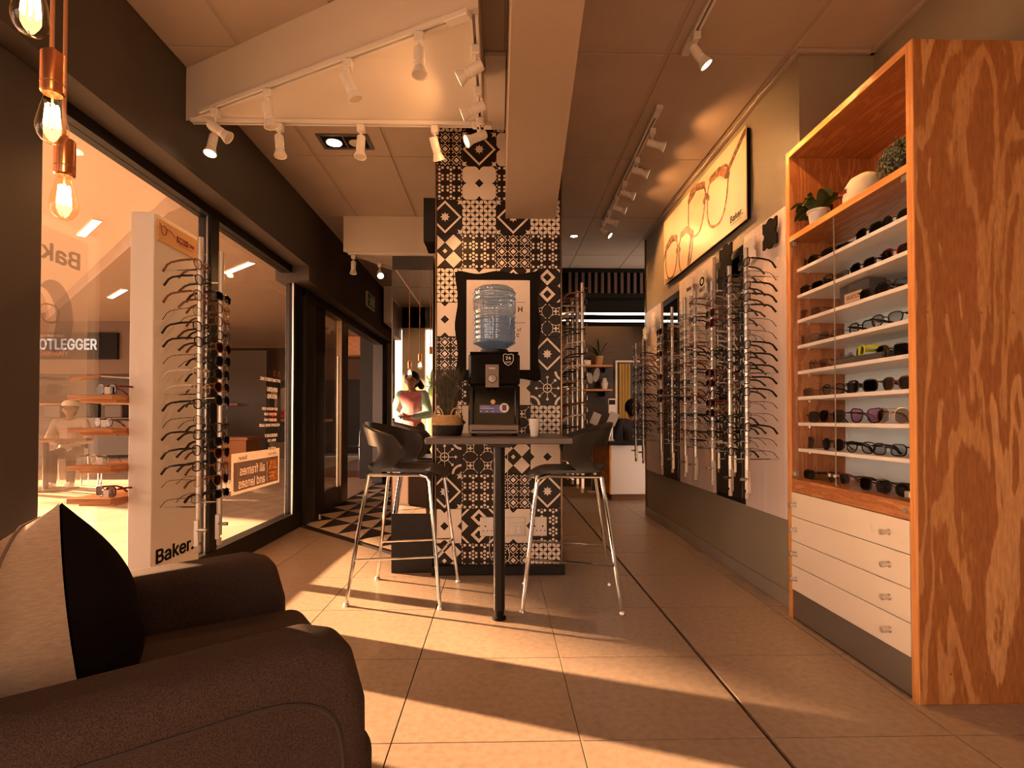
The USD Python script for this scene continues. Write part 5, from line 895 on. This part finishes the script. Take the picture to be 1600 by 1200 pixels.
for t, z, h, y, w, m in (('3 2', 1.40, .05, 4.91, .16, 'letter_red'), ('OPTOMETRISTS INC.', 1.352, .026, 4.90, .42, 'letter_white'), ('OPENING', 1.265, .036, 4.84, .22, 'letter_white'), ('HOURS', 1.205, .036, 4.83, .20, 'letter_white'), ('MON-FRI 09:00-18:00', 1.105, .022, 4.84, .31, 'letter_white'), ('SAT 09:00-15:00', 1.06, .022, 4.82, .25, 'letter_white'), ('SUN 09:00-14:00', 1.012, .022, 4.82, .25, 'letter_white'), ('HOLIDAYS 09:00-14:00', .965, .024, 4.89, .41, 'letter_white'), ('EMERGENCY', .875, .026, 4.84, .26, 'letter_white'), ('09:00-13:00', .835, .022, 4.81, .17, 'letter_white'), ('optical', .765, .026, 4.81, .16, 'letter_white'), ('laboratory', .72, .026, 4.83, .20, 'letter_white'), ('services', .685, .022, 4.80, .14, 'letter_white')):
    part(hr_, 'lettering', text(t, h, (xw + .0005, y, z), (0, -1, 0), depth=.001, bold=True, width=w), m)
# little wooden window shelves left of the white stand
for i, (z, k, px) in enumerate(((1.140, 'sunred', -1.80), (.990, 'tortoise', -1.815), (.820, 'thingold', -1.83), (.672, 'sunred', -1.80))):
    p = thing('window_shelf', f'small wooden shelf beside the white stand, {["top", "second", "third", "lowest"][i]} of four', 'shelf', (-1.835, 2.62, z - .03)); part(p, 'board', box(-1.932, -1.735, 2.47, 2.80, z - .022, z, .002), 'wood_board'); part(p, 'under_board', box(-1.90, -1.735, 2.50, 2.78, z - .036, z - .022, .002), 'wood_board')
    wear(k, (px - .005, 2.53, z + .001), rot=68, where=f'on the {["top", "second", "third", "lowest"][i]} small wooden window shelf', group='eyewear on the wooden window shelves')
    tg = thing('price_tag', f'white price tag on the eyewear of the {["top", "second", "third", "lowest"][i]} window shelf', 'price tag', (px + .02, 2.515, z)); part(tg, 'card', rz(box(px + .004, px + .028, 2.508, 2.510, z + .004, z + .036), 0), 'tag_paper'); part(tg, 'string', cyl((px + .016, 2.509, z + .036), (px + .016, 2.525, z + .042), .0008, 5), 'black_matt')
br = thing('display_bar', 'thin pale wooden bar above the small window shelves', 'bar', (-1.83, 2.5, 1.21)); part(br, 'bar', tube([(-1.935, 2.49, 1.208), (-1.80, 2.49, 1.224)], .007, 8), 'wood_board'); part(br, 'bracket', cyl((-1.80, 2.49, 1.222), (-1.735, 2.59, 1.222), .004, 8), 'aluminium')
# timber light box and dark mall interior beyond the open door
lb = thing('timber_sign_box', 'orange timber box hanging beyond the open entrance', 'sign box', (-3.1, 12.2, 2.4)); part(lb, 'box_front', box(-3.45, -2.93, 12.0, 12.5, 2.42, 3.06, .01), 'wood_orange'); part(lb, 'face_board', box(-3.44, -2.94, 11.985, 12.0, 2.44, 3.04, .004), 'wood_board'); part(lb, 'bottom_edge', box(-3.46, -2.92, 11.98, 12.5, 2.40, 2.42), 'wood_dark')
mw = struct('wall_1', 'dark mall wall beyond the open entrance'); part(mw, 'wall', box(-3.4, -2.06, 15.5, 15.7, 0, 3.4), 'charcoal'); mw2 = struct('wall_2', 'dark mall side wall beyond the entrance'); part(mw2, 'wall', box(-2.4, -2.06, 9.4, 15.5, 0, 3.4), 'charcoal'); fl2 = struct('floor_2', 'dark timber floor beyond the open entrance'); part(fl2, 'wood_floor', box(-3.6, -2.0, 9.6, 15.5, -.004, .0), 'wood_dark')
mw3 = struct('wall_3', 'back wall closing off the covered walk'); part(mw3, 'wall', box(-16, -2.0, 17.6, 17.8, 0, 3.4), 'facade_brown')
hp = thing('hanging_poster', 'small dark framed picture on the far mall wall', 'picture', (-2.75, 15.48, 1.2)); part(hp, 'frame', box(-3.0, -2.72, 15.46, 15.5, 1.25, 1.95), 'black_frame'); part(hp, 'print', box(-2.97, -2.75, 15.455, 15.46, 1.29, 1.91), 'facade_brown')
# ------------------------------------------------------------ seen in the mirror and behind the viewer
person('person in a pink and mint jacket looking down, seen in the cabinet mirror', (-1.24, -.45, 0), 8, 'look', 'skin_brown', 'jacket_pink', 'cloth_dark', 'black_matt', sleeve='jacket_mint')
pl = thing('palm_tree', 'palm tree outside the rear window, seen in the cabinet mirror', 'tree', (-2.0, -9.0, 0)); part(pl, 'trunk', tube([(-2.0, -9, 0), (-2.02, -9, 1.0), (-1.98, -9, 2.0)], [.13, .11, .10], 10), 'wood_dark')
rp = random.Random(8)
for k in range(26):
    a = rp.uniform(0, 6.28); e = rp.uniform(-.3, 1.0); L = rp.uniform(.7, 1.0); tip = V(-1.98, -9, 2.0) + L * V(math.cos(a) * math.cos(e), math.sin(a) * math.cos(e), math.sin(e)); part(pl, 'frond', leafblade((-1.98, -9, 2.0), tip, .10, .25, 7), 'leaf_green', smooth=True)
# ------------------------------------------------------------ consulting area at the far right
gr = thing('slatted_screen', 'black vertical slat screen high on the far wall', 'screen', (1.6, 7.0, 2.6)); part(gr, 'rail', box(.42, 3.1, 6.98, 7.06, 2.60, 2.66), 'black_matt'); part(gr, 'rail', box(.42, 3.1, 6.98, 7.06, 2.93, 2.985), 'black_matt')
for k in range(24): part(gr, 'slat', box(.9 + .085 * k, .938 + .085 * k, 6.985, 7.02, 2.66, 2.93), 'slat_brown')
part(gr, 'backing', box(.42, 3.1, 7.06, 7.10, 2.25, 2.985), 'black_matt')
for z, w in ((2.392, 'upper'), (2.300, 'lower')):
    p = thing('led_strip', f'{w} of two long glowing LED strips on the dark far bulkhead', 'strip light', (1.6, 7.0, z)); part(p, 'channel', box(.6, 3.0, 6.985, 7.06, z - .018, z + .018), 'black_frame'); part(p, 'diffuser', box(.6, 3.0, 6.98, 6.985, z - .014, z + .014), 'led_strip')
cn = thing('reception_counter', 'white fronted counter with orange timber side and dark top', 'counter', (1.6, 7.3, 0)); part(cn, 'front', box(1.40, 1.95, 6.76, 6.80, .085, .70, .003), 'white_matt'); part(cn, 'side', box(1.38, 1.40, 6.76, 8.0, .085, .70, .002), 'timber_bright'); part(cn, 'top', box(1.36, 1.97, 6.72, 7.06, .70, .745, .004), 'black_frame'); part(cn, 'top', box(1.36, 1.56, 7.06, 8.0, .70, .745, .004), 'black_frame'); part(cn, 'plinth', box(1.42, 1.93, 6.82, 7.02, 0, .085), 'wood_dark'); part(cn, 'carcass', box(1.41, 1.94, 6.80, 7.04, .085, .70), 'wood_dark'); part(cn, 'carcass', box(1.41, 1.54, 7.04, 7.98, 0, .70), 'wood_dark')
for z, w in ((1.83, 'upper'), (1.47, 'lower')): 
    p = thing('wall_shelf', f'{w} wooden wall shelf in the consulting area', 'shelf', (1.42, 8.1, z)); part(p, 'board', box(1.10, 1.68, 7.98, 8.25, z - .03, z, .003), 'wood_board'); part(p, 'bracket', box(1.16, 1.18, 8.05, 8.25, z - .10, z - .03), 'black_frame'); part(p, 'bracket', box(1.58, 1.60, 8.05, 8.25, z - .10, z - .03), 'black_frame')
sp_ = thing('spiky_plant', 'dark spiky potted plant on the upper wall shelf', 'plant', (1.50, 8.1, 1.83)); part(sp_, 'pot', lathe([(0, 0), (.05, 0), (.075, .14), (.07, .14), (0, .12)], 20, (1.50, 8.1, 1.83)), 'wicker'); rp = random.Random(2)
for k in range(16): a = rp.uniform(0, 6.28); part(sp_, 'leaf', leafblade((1.50, 8.1, 1.95), (1.50 + .24 * math.cos(a), 8.1 + .12 * math.sin(a), 2.02 + rp.uniform(.05, .26)), .014, .3), 'leaf_dark', smooth=True)
for x, m, lab in ((1.18, 'gold_metal', 'small yellow box on the upper wall shelf'), (1.32, 'white_matt', 'tiny white jar on the upper wall shelf')): p = thing('shelf_box', lab, 'box', (x, 8.1, 1.83)); part(p, 'body', box(x - .05, x + .05, 8.05, 8.15, 1.83, 1.89, .008), m); part(p, 'lid', box(x - .052, x + .052, 8.048, 8.152, 1.89, 1.905, .004), m)
for x, h, lab in ((1.36, .17, 'shorter leaf shaped ornament on the lower wall shelf'), (1.46, .22, 'taller leaf shaped ornament on the lower wall shelf')): p = thing('leaf_ornament', lab, 'ornament', (x, 8.1, 1.47)); part(p, 'blade', onto(extr(affinity.rotate(affinity.scale(Point(0, 0).buffer(.05), .9, h / .1), -12 if x > 1.4 else 8), .02), (x, 8.1, 1.47 + h), (1, 0, 0), (0, 0, 1)), 'cloth_grey'); part(p, 'foot', box(x - .03, x + .03, 8.06, 8.12, 1.47, 1.485), 'black_frame')
for x, lab, m in ((1.16, 'brown bowl on the lower wall shelf', 'wicker'), (1.58, 'pale bottle on the lower wall shelf', 'white_gloss')): p = thing('shelf_pot', lab, 'pot', (x, 8.1, 1.47)); part(p, 'body', lathe([(0, 0), (.04, 0), (.06, .09), (.045, .12), (.03, .16), (0, .16)], 20, (x, 8.1, 1.47)), m); part(p, 'rim', lathe([(.03, .158), (.036, .16), (.036, .17), (.03, .172)], 20, (x, 8.1, 1.47)), m)
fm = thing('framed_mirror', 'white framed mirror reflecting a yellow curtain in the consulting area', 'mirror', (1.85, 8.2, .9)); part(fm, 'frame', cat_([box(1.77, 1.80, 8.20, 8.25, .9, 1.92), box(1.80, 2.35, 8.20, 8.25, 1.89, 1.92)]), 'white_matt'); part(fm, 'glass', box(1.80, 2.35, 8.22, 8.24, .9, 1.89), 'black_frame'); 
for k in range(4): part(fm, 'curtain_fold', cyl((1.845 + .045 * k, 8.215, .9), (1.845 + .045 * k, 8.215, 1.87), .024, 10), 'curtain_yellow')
ds = thing('card_terminal_stand', 'pale card reader on a slim stand at the counter', 'card reader', (1.50, 7.2, .745)); part(ds, 'pole', cyl((1.50, 7.2, .745), (1.50, 7.2, 1.10), .02, 10), 'white_gloss'); part(ds, 'reader', box(1.45, 1.55, 7.16, 7.20, 1.10, 1.30, .01), 'white_gloss'); part(ds, 'screen', box(1.46, 1.54, 7.155, 7.16, 1.22, 1.28), 'black_frame')
for x, y, lab in ((1.42, 7.0, 'tilted pale tablet stand on the counter'), (1.30, 7.6, 'grey instrument stand beside the counter')):
    z0 = .745 if x > 1.37 else 0; p = thing('tablet_stand', lab, 'stand', (x, y, z0)); part(p, 'base', box(x - .06, x + .06, y - .05, y + .05, z0, z0 + .02, .004), 'white_gloss'); part(p, 'arm', tube([(x, y, z0 + .02), (x + .02, y, .85), (x + .05, y, 1.0)], .014, 8), 'aluminium'); m = box(-.06, .06, -.008, .008, -.085, .085, .003); m.apply_transform(tf.rotation_matrix(.4, (0, 1, 0))); part(p, 'tablet', move(m, x + .05, y - .02, 1.03), 'cloth_grey')
person('person with dark hair and dark clothes sitting behind the counter', (1.86, 7.50, 0), 4, 'sit', 'skin_brown', 'cloth_dark', 'cloth_dark', 'black_matt', scale=1)
oc = thing('office_chair', 'dark office chair under the person behind the counter', 'chair', (1.86, 7.47, 0)); part(oc, 'seat', box(1.64, 2.08, 7.27, 7.69, .36, .40, .02), 'charcoal'); part(oc, 'post', cyl((1.86, 7.47, .03), (1.86, 7.47, .36), .03, 12), 'chrome'); part(oc, 'base', cat_([tube([(1.86, 7.47, .05), (1.86 + .24 * math.cos(a), 7.47 + .24 * math.sin(a), .03)], .018, 8) for a in np.linspace(0, 6.283, 6)[:-1]]), 'black_frame')
for i, (x, y, pw, cn_, w) in enumerate(((.80, 5.75, 85., 72, 'nearer'), (1.55, 7.75, 60., 44, 'farther'))):
    p = thing('ceiling_downlight', f'{w} small round downlight in the ceiling of the consulting area', 'downlight', (x, y, ZC)); part(p, 'bezel', lathe([(.038, ZC - .002), (.048, ZC - .006), (.052, ZC - .001)], 24, (x, y, 0)), 'grey_metal'); part(p, 'lens', cyl((x, y, ZC - .004), (x, y, ZC - .001), .038, 20), 'lamp_warm'); beam(p + '/lamp_light', V(x, y, ZC - .035) - LOC[p], (.12, .25, -1) if i == 0 else (0, .55, -1), pw, cn_)
